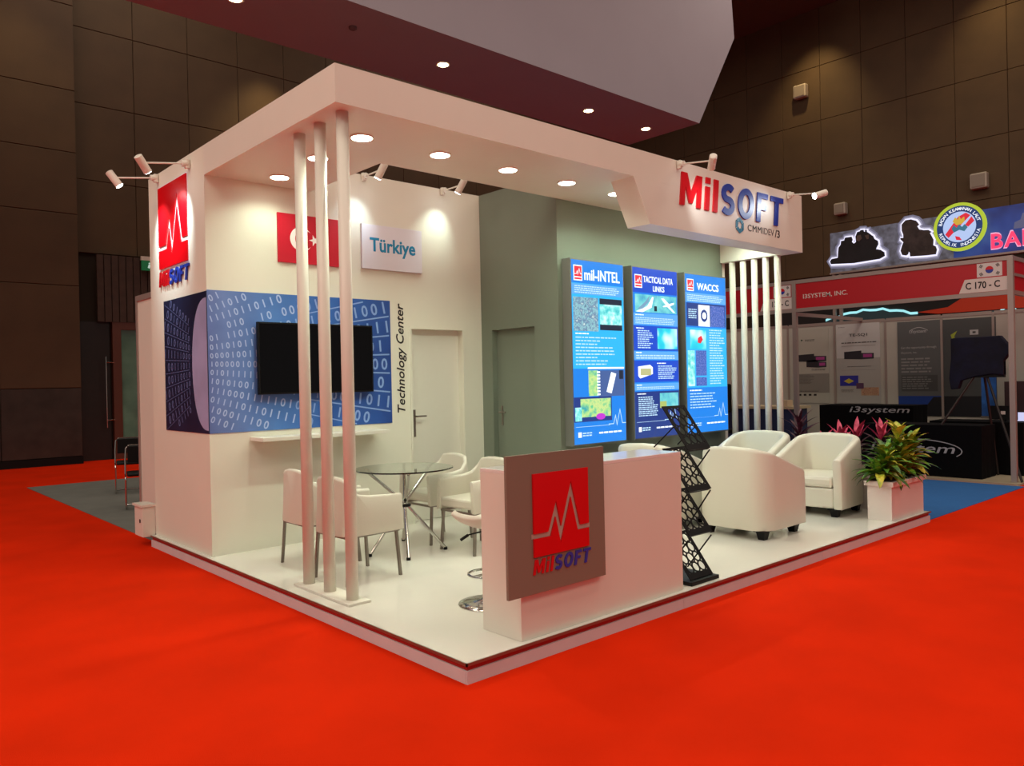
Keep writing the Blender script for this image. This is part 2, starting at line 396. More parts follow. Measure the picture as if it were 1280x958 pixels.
# ================================================================== EXHIBITION STAND
st = thing('exhibition_stand', (3.1, 2.5, 0), 'large white exhibition stand with a flat canopy on a raised white floor', 'exhibition stand')
part('platform_deck', MB().box(-.012, -.012, .104, 6.3, 5.08, F0), GLOSS, st, 'glossy white floor')
part('edge_trim', MB().box(-.02, -.02, .099, 6.31, -.012, F0 + .002).box(-.02, -.02, .099, -.012, 5.08, F0 + .002), ALU, st, 'aluminium edge strip')
part('recess_strip', MB().box(0.0, 0.0, .070, 6.29, 5.07, .1035), mat('red_edge_band', '#b01308', .8), st, 'red strip under the floor edge')  # carpet-red band filling the recess below the floor edge
PLINTH = mat('plinth_board', '#cfc4c4', .5, var=.03)
seg = [(-.01, 1.9), (1.903, 3.9), (3.903, 6.30)]
for a, b in seg: part('plinth_board', MB().box(a, -.012, 0, b, .0, .0695), PLINTH, st)
for a, b in ((.0005, 2.4), (2.403, 5.08)): part('plinth_board', MB().box(-.012, a, 0, .0, b, .0695), PLINTH, st)
# white block left: TV wall and the outer side wall
ZT, ZC = 3.709, 3.4526
part('wall', MB().box(.036, 3.6, F0, .10, 5.08, ZT), WALLW, st, 'white side wall', )
W1 = MB()
W1.box(.10, 3.6, F0, 2.18, 3.68, ZT).box(2.87, 3.6, F0, 3.15, 3.68, ZT).box(2.18, 3.6, 2.17, 2.87, 3.68, ZT)
part('wall', W1, WALLW, st, 'white wall with the television')
G1 = MB(); G1.box(3.15, 2.37, F0, 3.22, 2.73, ZT).box(3.15, 3.42, F0, 3.22, 3.68, ZT).box(3.15, 2.73, 2.17, 3.22, 3.42, ZT)
part('wall', G1, GREYW, st, 'grey wall with the door')
part('wall', MB().box(3.22, 2.37, F0, 6.14, 2.44, ZT), GREYW, st, 'grey wall behind the lightboxes')
part('wall', MB().box(6.14, 2.37, F0, 6.2, 5.08, ZT), WALLW, st)
part('wall', MB().box(.10, 5.02, F0, 6.14, 5.08, ZT), WALLW, st)
# doors
dr = part('door', MB().box(2.15, 3.6805, F0 + .004, 2.90, 3.71, 2.2), WHITE, st, 'white flush door')
part('handle', MB().box(2.24, 3.672, 1.02, 2.268, 3.68, 1.31).tube([(2.254, 3.675, 1.24), (2.254, 3.62, 1.24), (2.37, 3.62, 1.24)], .009), SATIN, dr, 'steel lever handle on a long plate')
part('door_frame', MB().box(2.155, 3.592, F0, 2.18, 3.6, 2.195).box(2.87, 3.592, F0, 2.895, 3.6, 2.195).box(2.18, 3.592, 2.17, 2.87, 3.6, 2.195), WALLW, dr)
dg = part('door', MB().box(3.2205, 2.70, F0 + .004, 3.25, 3.45, 2.2), GREYW, st, 'grey flush door')
part('handle', MB().box(3.213, 3.335, 1.1, 3.22, 3.36, 1.32).tube([(3.215, 3.345, 1.25), (3.165, 3.345, 1.25), (3.165, 3.24, 1.25)], .009), SATIN, dg, 'steel lever handle')
# canopy
part('canopy', MB().box(.036, 1.3125, ZC, 6.2, 2.37, ZT), WHITE, st, 'white front ceiling band')
part('canopy', MB().box(.036, 2.3705, ZC, 1.05, 3.5995, ZT), WHITE, st, 'white left ceiling band')
fas = MB(); fas.prism(FY(1.3125), [(3.09, ZC - .0005), (3.32, 3.04), (6.2, 3.04), (6.2, ZC - .0005)], -.27, 0)
part('drop_fascia', fas, WHITE, st, 'dropped fascia carrying the company name')
part('side_beam', MB().box(6.1, 1.583, 3.04, 6.2, 2.3695, ZC - .0005), WHITE, st, 'side beam over the posts')
part('service_box', MB().box(-.09, 5.09, .10, .035, 5.34, .40), WHITE, st, 'small white service box at the foot of the side wall', bevel=.004)
part('service_box_lid', MB().box(-.105, 5.08, .402, .04, 5.36, .425), WHITE, st)
part('lock', MB().box(-.094, 5.15, .24, -.0905, 5.18, .275), BLACK, st)

# downlights
k = 0
for (x, y, lab) in ((.56, 1.85, 'front corner of the canopy, right above the three white posts'), (1.29, 1.85, 'second from the front left corner'), (2.03, 1.85, 'in the middle of the front row'), (2.77, 1.85, 'fourth along the front row'), (3.48, 1.85, 'beside the dropped fascia'), (4.25, 1.85, 'behind the dropped fascia over the armchairs'), (5.0, 1.85, 'far along the canopy behind the fascia'), (5.7, 1.85, 'last before the side beam'), (.56, 2.53, 'between the posts in the left ceiling band'), (.58, 3.27, 'nearest the white wall over the flag')):
    t = thing('downlight', (x, y, ZC - .012), 'round canopy downlight, ' + lab, 'ceiling light', 'downlights of the white canopy')
    part('ring', ring(MB(), FZ(ZC - .010), x, y, .077, .088, 0, .0098, 32), WHITE, t)
    part('diffuser', MB().lathe([(.077, 0.000), (.077, .0115)], (x, y, ZC - .012), 32), emi('stand_lamp', '#fff3e0', 16), t)
    lamp('SPOT', 'downlight_beam', (x, y, ZC - .02), 54 if y < 3 else 30, (.84, 1, .80), (x, y, 0), spot_size=2.6, spot_blend=.7, shadow_soft_size=.075)

# arm spotlights
def spotlight(base, d, L, tgt, lab, energy, color, glow=30):
    """clamp on the board edge, thin arm, cylinder head aimed at tgt"""
    base = Vector(base); d = Vector(d).normalized(); t = thing('arm_spotlight', base, lab, 'spotlight', 'arm spotlights of the stand')
    cl = MB(); cl.tube([base + Vector((0,0,.035)), base + Vector((0,0,.035)) + d * .05], .03, 14); cl.box(base.x-.02, base.y-.02, base.z-.01, base.x+.02, base.y+.02, base.z+.07)
    part('clamp', cl, WHITE, t, bevel=.003)
    tip = base + Vector((0,0,.035)) + d * L
    part('arm', MB().tube([base + Vector((0,0,.035)) + d*.04, tip], .008, 8), WHITE, t)
    ax = (Vector(tgt) - tip).normalized(); c = tip + Vector((0,0,-.015))
    hd = part('head', MB().tube([c - ax*.085, c - ax*.08, c + ax*.065, c + ax*.075], [.026, .036, .036, .038], 18), WHITE, t, smooth=False)
    part('lens', MB().tube([c + ax*.0755, c + ax*.078], [.033, .033], 18), emi('spot_lens', '#f4fbff', glow), hd)
    lamp('SPOT', 'spot_beam', c + ax * .085, energy, color, tgt, spot_size=1.25, spot_blend=1.0, shadow_soft_size=.03)
COOL = (.72, .93, 1.0)
spotlight((.012, 3.93, ZT - .125), (-1, 0, -.15), .38, (.036, 4.15, 3.1), 'arm spotlight on the left side wall, the upper one over the red logo', 75, COOL)
spotlight((.012, 4.78, ZT - .08), (-1, 0, -.15), .38, (.036, 4.62, 3.0), 'arm spotlight on the left side wall, the lower outermost one', 75, COOL)
spotlight((3.77, 1.288, ZT - .075), (0, -1, -.13), .37, (4.2, 1.31, 3.3), 'white arm spotlight on the fascia above the letter M', 13, (.95, .97, 1))
spotlight((5.87, 1.288, ZT - .075), (0, -1, -.13), .37, (5.1, 1.31, 3.35), 'white arm spotlight on the fascia above the letter T, shining brightly', 11, (.85, .95, 1))
spotlight((1.63, 3.575, ZT - .06), (0, -1, 0), .32, (1.5, 3.6, 3.15), 'white arm spotlight on the white wall above the flag and country sign', 16, COOL)
spotlight((2.62, 3.575, ZT - .06), (0, -1, 0), .32, (2.52, 3.6, 3.2), 'white arm spotlight on the white wall above the white door', 16, (.80, 1.0, .90))

# three posts on a base plate, five posts at the far side
t = thing('post_screen', (.17, 1.75, F0), 'three slim white round posts standing on one white base plate', 'post screen')
part('base_plate', MB().box(.085, 1.36, F0, .255, 2.16, F0 + .018), WHITE, t, bevel=.003)
for y in (1.46, 1.77, 2.08): part('post', MB().tube([(.17, y, F0 + .018), (.17, y, ZC)], .042, 24), WHITE, t, smooth=True)
t = thing('post_screen', (6.15, 1.92, F0), 'five slim white round posts under the side beam behind the armchairs', 'post screen')
for k in range(5): y = 1.61 + .155 * k; part('post', MB().tube([(6.15, y, F0), (6.15, y, 3.04)], .038, 20), WHITE, t, smooth=True)

# ---------------- wall shelf, television, flag, country sign, name
wl = FY(3.6)
solo('wall_shelf', MB().box(.40, 3.33, 1.105, 1.72, 3.599, 1.14), WHITE, 'white wall shelf below the blue number print', 'shelf', bevel=.003)
# print of binary digits round the corner
def print_base_mat():
    m = mat('binary_print_blue', '#2f62b4', .38); nt = m.node_tree; b = nt.nodes['Principled BSDF']
    tc = nt.nodes.new('ShaderNodeTexCoord'); sx = nt.nodes.new('ShaderNodeSeparateXYZ'); nt.links.new(tc.outputs['Object'], sx.inputs[0])
    r = nt.nodes.new('ShaderNodeValToRGB'); mr = nt.nodes.new('ShaderNodeMapRange'); mr.inputs[1].default_value = -1; mr.inputs[2].default_value = 1
    nt.links.new(sx.outputs['X'], mr.inputs[0]); nt.links.new(mr.outputs[0], r.inputs[0])
    e = r.color_ramp.elements; e[0].position = 0; e[0].color = lin('#5d6fae'); e[1].position = 1; e[1].color = lin('#1f4a97')
    for p, c in ((.12, '#6a86c4'), (.35, '#4f80c6'), (.6, '#2d62b0')):
        q = e.new(p); q.color = lin(c)
    n = nt.nodes.new('ShaderNodeTexNoise'); n.inputs['Scale'].default_value = 2.2; n.inputs['Detail'].default_value = 3; nt.links.new(tc.outputs['Object'], n.inputs['Vector'])
    mx = nt.nodes.new('ShaderNodeMix'); mx.data_type = 'RGBA'; mx.blend_type = 'MULTIPLY'; mx.inputs[0].default_value = .5
    nt.links.new(r.outputs[0], mx.inputs[6]); 
    r2 = nt.nodes.new('ShaderNodeValToRGB'); r2.color_ramp.elements[0].position = .35; r2.color_ramp.elements[0].color = (.45, .5, .6, 1); r2.color_ramp.elements[1].position = .6; r2.color_ramp.elements[1].color = (1, 1, 1, 1)
    nt.links.new(n.outputs[0], r2.inputs[0]); nt.links.new(r2.outputs[0], mx.inputs[7]); nt.links.new(mx.outputs[2], b.inputs['Base Color'])
    return m
t = thing('number_print', (.95, 3.599, 1.19), 'large blue wall print of binary digits wrapping round the wall corner', 'wall print')
part('print_panel', MB().box(.036, 3.594, 1.19, 1.92, 3.5998, 2.45), print_base_mat(), t)
part('print_panel', MB().box(.030, 3.594, 1.19, .0358, 4.69, 2.44), mat('binary_print_navy', '#1c2340', .38, var=.25, vscale=2.5), t, 'dark navy side of the print')
def digit(mb, fr, c, u, v, h, wdt, ang, clip, d=.0012, sk=0.0):
    vs, fs = glyphs(c, 0.02); a = math.cos(ang); b = math.sin(ang)
    q = [(u + ((x - .3) * wdt + sk * y) * a - (y - .36) * h * b, v + ((x - .3) * wdt) * b + (y - .36) * h * a) for x, y in vs]
    if any(not (clip[0] < x < clip[2] and clip[1] < y < clip[3]) for x, y in q): return
    put_glyphs(mb, fr, q, fs, 0, d)
fr = FY(3.594); clip = (.04, 1.195, 1.915, 2.445); rnd = random.Random(3)
near, far_, sep = MB(), MB(), MB()
def row_v(r, u): return 1.80 + r * (.066 + .125 * max(0, u) / 1.9) + .006 * r * abs(r) * .3
for r in range(-8, 9):
    u = .07
    while u < 1.95:
        sp_ = row_v(r + .5, u) - row_v(r - .5, u); v = row_v(r, u); slope = math.atan((row_v(r, u + .05) - v) / .05)
        if u < .75 and r > 2 and rnd.random() < .15: u += sp_ * .6; continue
        digit(near if u > .55 + .1*abs(r) else far_, fr, rnd.choice('01'), u, v, sp_ * .85, sp_ * .80, slope, clip)
        u += sp_ * .60
    for i in range(14):
        a, b = .5 + i*.1, .6 + i*.1; va, vb = row_v(r + .5, a), row_v(r + .5, b); hw_ = .002 + .003 * a
        if 1.2 < va < 2.44 and 1.2 < vb < 2.44 and a > .9 and b < 1.92: sep.add([fr(a, va - hw_, .001), fr(b, vb - hw_, .001), fr(b, vb + hw_, .001), fr(a, va + hw_, .001)], [(0,1,2,3)])
PRN = mat('print_digit_light', '#a9bde3', .4); 
part('printed_digits', near, mat('print_digit_blue', '#86a6dc', .4), t); part('printed_digits', far_, PRN, t); part('printed_lines', sep, MATS['print_digit_blue'], t)
fr = FX(.030); sd = MB()
for r in range(-5, 6):
    u = -4.66
    while u < -3.98:
        k_ = (-u - 3.95) / .72; sp_ = .075 + .06 * k_
        digit(sd, fr, rnd.choice('01'), u, 1.80 + r * sp_, sp_ * .9, .085 + .03*k_, -r * .083, (-4.685, 1.2, -3.97, 2.435)); u += .062 + .03*k_
part('printed_digits', sd, mat('print_digit_dim', '#5f6c9c', .4), t)
sd = MB()
for r in range(10):
    tt = (r - 4.5) / 4.5
    P_ = [(-4.67 + i * .08, 1.80 + (r - 4.5) * (.075 + .06 * ((4.67 - i * .08 - 3.95) / .72))) for i in range(9)]
    for (a, b), (c, d) in zip(P_, P_[1:]): sd.add([fr(a, b-.003, .001), fr(c, d-.003, .001), fr(c, d+.003, .001), fr(a, b+.003, .001)], [(0,1,2,3)])
part('printed_lines', sd, MATS['print_digit_dim'], t)
lens = MB(); pts = [(-3.6, 1.215)] + [(-3.60 - .36 * math.cos(a) ** .8 if math.cos(a) > 0 else -3.6, 1.80 + .585 * math.sin(a)) for a in [(-PI/2 + PI * i / 22) for i in range(1, 22)]] + [(-3.6, 2.385)]
lens.prism(fr, pts, 0, .0008)
part('printed_sphere', lens, mat('print_lavender', '#a4a4cc', .4, var=.1, vscale=4), t, 'pale lavender sphere edge of the print')
# television
t = thing('television', (1.06, 3.56, 1.52), 'black flat television hung on the blue number print', 'television')
part('screen', MB().box(.475, 3.5195, 1.535, 1.645, 3.5205, 2.165), mat('tv_screen', '#020203', .08, Specular_IOR_Level=.25), t)
part('casing', MB().box(.46, 3.521, 1.52, 1.66, 3.56, 2.18), BLACK, t, bevel=.003)
part('wall_bracket', MB().box(.9, 3.56, 1.7, 1.2, 3.5935, 2.0), BLACK, t)
# flag
t = thing('flag_panel', (1.02, 3.59, 2.75), 'red flag panel with white crescent and star on the white wall', 'flag')
part('board', MB().box(.70, 3.58, 2.75, 1.34, 3.599, 3.21), mat('flag_red', '#c1122a', .4), t, bevel=.001)
fr = FY(3.58); cr = MB(); cx, cz, R_ = .935, 2.98, .115
a0 = [(cx + R_ * math.cos(a), cz + R_ * math.sin(a)) for a in [math.radians(36 + (324-36) * i / 30) for i in range(31)]]
ic = cx + .029; r2 = .092; e = math.atan2(R_ * math.sin(math.radians(36)), R_ * math.cos(math.radians(36)) - .029)
a1 = [(ic + r2 * math.cos(a), cz + r2 * math.sin(a)) for a in [-e - (2*PI - 2*e) * i / 30 for i in range(31)]]
for i in range(30): cr.add([fr(*a0[i], .002), fr(*a0[i+1], .002), fr(*a1[29-i], .002), fr(*a1[30-i], .002)], [(0,3,2,1)])
part('crescent', cr, mat('flag_white', '#f0ece8', .5), t)
stp = [(cx + .135 + (.055 if i % 2 == 0 else .021) * math.cos(PI + i * PI / 5), cz + (.055 if i % 2 == 0 else .021) * math.sin(PI + i * PI / 5)) for i in range(10)]
part('star', MB().prism(fr, stp, 0, .002), MATS['flag_white'], t)
# country sign
t = thing('country_sign', (1.96, 3.59, 2.76), 'white rectangular sign reading Türkiye in teal letters', 'sign')
part('board', MB().box(1.59, 3.57, 2.76, 2.32, 3.599, 3.21), mat('sign_white', '#dedee6', .35), t, bevel=.001)
part('lettering', text(MB(), FY(3.57), 'Türkiye', 1.68, 2.895, 2.235, 3.08, 0, .003, off=.022), mat('teal_ink', '#0684b0', .4), t)
# vertical name
fr0 = FY(3.5995); fr = lambda u, v, d: fr0(2.0 + (0 - v), u, d)
solo('wall_lettering', text(MB(), lambda u, v, d: fr0(2.115 - (v), u, d), 'Technology Center', 1.29, 0.0, 2.43, .125, 0, .003, off=.012, shear=.22), INK, 'black italic words Technology Center running up the white wall', 'lettering')

# ---------------- logo signs
def logo_sign(fr, org, red, txt, d0, d1, lab, dt, parent=None, h=.021):
    t = parent or thing('logo_sign', org, lab, 'logo sign')
    up_, lo_ = pulse_logo(fr, *red, d0, d1, h)
    part('logo_square', up_, REDP, t); part('logo_square', lo_, REDP, t)
    company(t, fr, *txt, d0, d0 + dt, .2)
    return t
fx = FX(.036)
t = logo_sign(fx, (.02, 4.38, 2.6), (-4.77, 2.76, -4.0, 3.55), (-4.78, 2.585, -4.0, 2.73), .004, .014, 'red square pulse logo over the company name on the white side wall', .014, h=.026)
part('backing', MB().rect(fx, -4.785, 2.745, -3.985, 3.565, .0, .004), mat('backing_white', '#e9e9ec', .4), t)
# counter and its sign
t = thing('reception_counter', (1.19, .2, F0), 'white reception counter at the front corner of the stand', 'counter')
part('body', MB().box(.42, .030, F0, 1.955, .37, 1.058), WHITE, t, bevel=.002)
part('countertop', MB().box(.42, .030, 1.0585, 1.955, .37, 1.08), mat('counter_top_gloss', '#e6e3dd', .12), t, bevel=.002)
t = thing('logo_board', (.7, 0, .38), 'grey-brown square board with raised red pulse logo on the counter front', 'logo sign')
part('board', MB().box(.293, -.012, .38, 1.10, .008, 1.18), BROWNP, t, bevel=.001)
part('spacer', MB().box(.5, .008, .5, .9, .0295, 1.0), BROWNP, t)
logo_sign(FY(-.012), None, (.485, .59, .945, 1.065), (.478, .49, .948, .575), 0, .010, '', .006, parent=t, h=.03)
part('logo_outline', pulse_strip(FY(-.012), .485, .59, .945, 1.065, .002, .0135), mat('logo_outline_beige', '#b0a294', .5), t)
# company name on the fascia
ff = FY(1.3125)
t = thing('fascia_lettering', (4.75, 1.31, 3.28), 'big red and blue company name in raised letters on the right fascia', 'lettering')
company(t, ff, 3.78, 3.285, 5.72, 3.61, .0, .014, .12)
t = thing('certificate_mark', (5.2, 1.31, 3.14), 'small hexagonal mark with the words CMMIDEV/3 under the company name', 'logo')
TEAL = mat('mark_teal', '#3d86a6', .3)
mb = MB()
for k_ in range(6):
    a, b = math.radians(60*k_ + 30), math.radians(60*k_ + 84)
    mb.prism(ff, [(4.85 + .035*math.cos(a), 3.205 + .035*math.sin(a)), (4.85 + .085*math.cos(a), 3.205 + .085*math.sin(a)), (4.85 + .085*math.cos(b), 3.205 + .085*math.sin(b)), (4.85 + .045*math.cos(b), 3.205 + .045*math.sin(b))], 0, .006)
part('mark', mb, TEAL, t)
part('lettering', text(MB(), ff, 'CMMI', 5.01, 3.165, 5.33, 3.235, 0, .003, off=.0, space=1.15), INK, t)
part('lettering', text(MB(), ff, 'DEV', 5.35, 3.165, 5.555, 3.235, 0, .003, off=-.006), mat('grey_ink', '#55504c', .6), t)
part('lettering', text(MB(), ff, '/3', 5.575, 3.155, 5.68, 3.24, 0, .003, off=.006), INK, t)

# ---------------- lightboxes
E_ = 1.0
BXB, BXR, BXC, BXL = emi('lb_blue', '#1a7fe0', .95), emi('lb_royal', '#1f4fd0', .85), emi('lb_cyan', '#2fb2ee', .95), emi('lb_light', '#5aa6ee', .95)
LW = emi('lb_white', '#f2fbff', 1.05); LWs = emi('lb_text', '#c4e6fb', .9); LRED = emi('lb_red', '#e8283c', .9); LNV = emi('lb_navy', '#23408f', .75); LGR = emi('lb_grey', '#4d6ba8', .75); LDK = emi('lb_dark', '#2b3a52', .5)
P_MAP = pic('lb_picture_satellite', ['#4a6a8a', '#8fc0c8', '#57779c', '#cfe4dc'], 22); P_CY = pic('lb_picture_cyan', ['#2fb8c0', '#7fe0dc', '#e0fbff'], 16); P_GR = pic('lb_picture_map', ['#2aa0a8', '#8fd08a', '#c8dc8a', '#4fc08a'], 14)
P_SKY = pic('lb_picture_sky', ['#3a9ac0', '#66c6cc', '#90d8d8'], 8); P_SEA = pic('lb_picture_sea', ['#0aa0d8', '#20d0e0', '#d8fbff'], 5, detail=1); P_GRID = pic('lb_picture_grid', ['#2c3f92', '#3a62b8', '#8a86c0'], 60)
LMAG = emi('lb_magenta', '#c03ad0', .9)
FRM = mat('lightbox_frame', '#6b6d66', .5)
def lightbox(x0, x1, lab, fill):
    z0, z1 = .915, 2.84
    t = thing('lightbox', ((x0+x1)/2, 2.3, z0), lab, 'lightbox', 'lightbox posters on the grey wall')
    part('casing', MB().box(x0, 2.252, z0, x1, 2.369, z1), FRM, t, bevel=.002)
    fr = FY(2.252); W, H = x1 - x0 - .03, z1 - z0 - .03; a, b = x0 + .015, z1 - .015
    P = part('poster', MB().rect(fr, a, b - H, a + W, b, 0, .002), BXB, t)
    def R_(m, u0, v0, u1, v1, l=1, name='poster_field'):      # fractions, v from the top
        part(name, MB().rect(fr, a + u0*W, b - v1*H, a + u1*W, b - v0*H, .002, .002 + .0008*l), m, P)
    def T_(txt, u0, v0, u1, v1, m=LW, off=.012, l=3): part('title', text(MB(), fr, txt, a + u0*W, b - v1*H, a + u1*W, b - v0*H, .002, .002 + .0008*l, off=off), m, P)
    def X_(u0, v0, u1, v1, rows, rag=.3, m=LWs, l=3, fillr=.5): part('small_print', words(MB(), fr, a + u0*W, b - v1*H, a + u1*W, b - v0*H, rows, .002 + .0008*l, fillr, rag, seed=int(v0*1000)), m, P)
    def G_(m, pts, l=2, name='picture'): part(name, MB().prism(fr, [(a + u*W, b - v*H) for u, v in pts], .002, .002 + .0008*l), m, P)
    def logo(u0, v0, u1, v1):
        R_(LW, u0, v0, u1, v1, 2, 'logo_field'); R_(LRED, u0 + .012, v0 + .006, u1 - .012, v1 - .022, 3, 'logo_square')
        part('logo_pulse', pulse_strip(fr, a + (u0+.012)*W, b - (v1-.022)*H, a + (u1-.012)*W, b - (v0+.006)*H, .002 + .0008*4, .003), LW, P)
        R_(LRED, u0 + .015, v1 - .016, u1 - .015, v1 - .006, 3, 'logo_name')
    def footer(v):
        R_(LWs, .03, v, .68, v + .002, 2, 'rule')
        R_(LW, .07, v + .03, .13, v + .058, 2, 'footer_mark'); X_(.15, v + .03, .33, v + .056, 2, 0); X_(.46, v + .032, .92, v + .05, 1, 0, LW)
        part('pulse_line', pulse_strip(fr, a + .66*W, b - (v + .035)*H, a + .99*W, b - (v - .12)*H, .002 + .0008*3, .004), LWs, P)
    fill(R_, T_, X_, G_, logo, footer)
def f1(R_, T_, X_, G_, logo, footer):
    R_(BXC, 0, .125, 1, .59); R_(BXL, 0, .128, 1, .185, 2); X_(.05, .135, .95, .18, 4, .15)
    logo(.04, .028, .20, .112); T_('mil-INTEL', .24, .045, .93, .105, off=.016)
    R_(P_MAP, .02, .20, .49, .385, 2, 'picture'); R_(P_CY, .52, .20, .96, .375, 2, 'picture'); R_(LDK, .52, .20, .96, .232, 3, 'picture_bar'); R_(LDK, .52, .345, .96, .376, 3, 'picture_bar')
    X_(.05, .392, .3, .405, 1, 0, LW); X_(.05, .41, .9, .575, 9, .55, LWs, 3, .35)
    R_(LW, .27, .582, .98, .592, 3, 'rule'); R_(P_GR, .28, .60, .46, .74, 2, 'picture'); R_(LGR, .47, .60, .98, .745, 2, 'picture')
    for i in range(8): R_(LW, .44, .605 + i*.0175, .5, .615 + i*.0175, 3, 'tick')
    G_(LW, [(.72, .61), (.82, .62), (.72, .73), (.62, .72)], 3, 'device'); R_(LDK, .88, .60, .96, .65, 3, 'picture_bar')
    R_(LNV, 0, .745, .72, .88, 1); R_(P_GR, .12, .755, .70, .855, 2, 'picture'); R_(P_CY, .02, .80, .14, .875, 3, 'picture'); G_(LMAG, [(.5 + .09*math.cos(t_), .855 + .018*math.sin(t_)) for t_ in [i*PI/8 for i in range(16)]], 3, 'picture_spot')
    footer(.905)
def f2(R_, T_, X_, G_, logo, footer):
    R_(BXR, 0, 0, 1, .145); logo(.04, .04, .20, .118); T_('TACTICAL DATA', .23, .045, .90, .083, off=.012); T_('LINKS', .44, .10, .70, .133, off=.012)
    R_(P_SKY, .04, .155, .98, .26, 2, 'picture')
    G_(LW, [(.05, .258), (.3, .225), (.42, .165), (.45, .168), (.40, .23), (.2, .26)], 3, 'aircraft'); G_(emi('lb_jet', '#7fa8c8', .8), [(.08, .245), (.25, .2), (.36, .16), (.33, .2), (.2, .24)], 4, 'aircraft')
    G_(LW, [(.62, .17), (.68, .17), (.80, .20), (.92, .19), (.92, .2), (.82, .215), (.94, .25), (.90, .252), (.76, .218), (.66, .222), (.66, .216), (.73, .208)], 3, 'aircraft')
    R_(LDK, .46, .22, .52, .25, 3, 'picture_bar')
    R_(BXL, 0, .265, 1, .335); X_(.04, .27, .22, .282, 1, 0, LW); X_(.04, .288, .97, .33, 4, .1)
    R_(BXR, 0, .34, 1, .485); X_(.05, .348, .22, .36, 1, 0, LW); X_(.08, .363, .45, .475, 9, .4); R_(P_SEA, .52, .35, .98, .475, 2, 'picture')
    R_(BXL, 0, .49, 1, .54); X_(.04, .492, .16, .504, 1, 0, LW); X_(.04, .508, .93, .537, 2, .05)
    R_(BXR, 0, .545, 1, .672, 1); G_(LW, [(.08, .58), (.34, .57), (.40, .585), (.40, .625), (.12, .65), (.08, .635)], 2, 'device'); R_(emi('lb_device', '#c8c890', .8), .13, .592, .36, .632, 3, 'device_front')
    X_(.5, .555, .7, .567, 1, 0, LW); X_(.52, .572, .97, .658, 7, .3)
    R_(BXL, 0, .68, 1, .72); X_(.04, .684, .16, .694, 1, 0, LW); X_(.04, .698, .93, .717, 2, .05)
    R_(LNV, 0, .728, 1, 1, 1); X_(.05, .735, .24, .747, 1, 0, LW); X_(.07, .755, .5, .875, 10, .3); R_(P_SKY, .55, .74, .98, .83, 2, 'picture'); R_(emi('lb_pic_green', '#b8c870', .8), .55, .79, .7, .83, 3, 'picture')
    footer(.905)
def f3(R_, T_, X_, G_, logo, footer):
    logo(.04, .03, .20, .105); T_('WACCS', .28, .05, .82, .095, off=.016)
    R_(BXL, 0, .115, 1, .175); X_(.04, .125, .95, .17, 4, .15)
    R_(LNV, .02, .18, .98, .325, 2, 'picture'); X_(.06, .215, .27, .28, 5, .2); R_(LW, .30, .19, .58, .325, 3, 'picture')
    G_(LNV, [(.44 + .085*math.cos(t_), .257 + .04*math.sin(t_)) for t_ in [i*PI/12 for i in range(24)]], 4, 'ring'); G_(LW, [(.44 + .05*math.cos(t_), .257 + .022*math.sin(t_)) for t_ in [i*PI/12 for i in range(24)]], 5, 'ring'); R_(P_GRID, .60, .19, .96, .325, 3, 'picture')
    R_(BXC, .0, .335, 1, .715, 1); R_(P_SEA, .09, .35, .48, .47, 2, 'picture'); G_(LRED, [(.28, .40), (.36, .385), (.40, .41), (.34, .435), (.27, .43)], 3, 'picture_spot')
    X_(.56, .34, .95, .70, 22, .35, LWs, 3, .4); R_(P_GRID, .22, .48, .48, .705, 2, 'picture'); R_(P_CY, .03, .48, .19, .705, 2, 'picture'); R_(BXC, .22, .64, .5, .65, 3, 'rule')
    R_(BXB, 0, .715, 1, 1, 2); X_(.06, .725, .35, .74, 1, 0, LW, 4); X_(.06, .745, .72, .85, 6, .3, LWs, 4, .35)
    footer(.905)
lightbox(3.21, 4.05, 'blue lightbox poster titled mil-INTEL, nearest the grey door', f1)
lightbox(4.185, 5.02, 'blue lightbox poster titled TACTICAL DATA LINKS, in the middle', f2)
lightbox(5.155, 6.03, 'blue lightbox poster titled WACCS, beside the five white posts', f3)

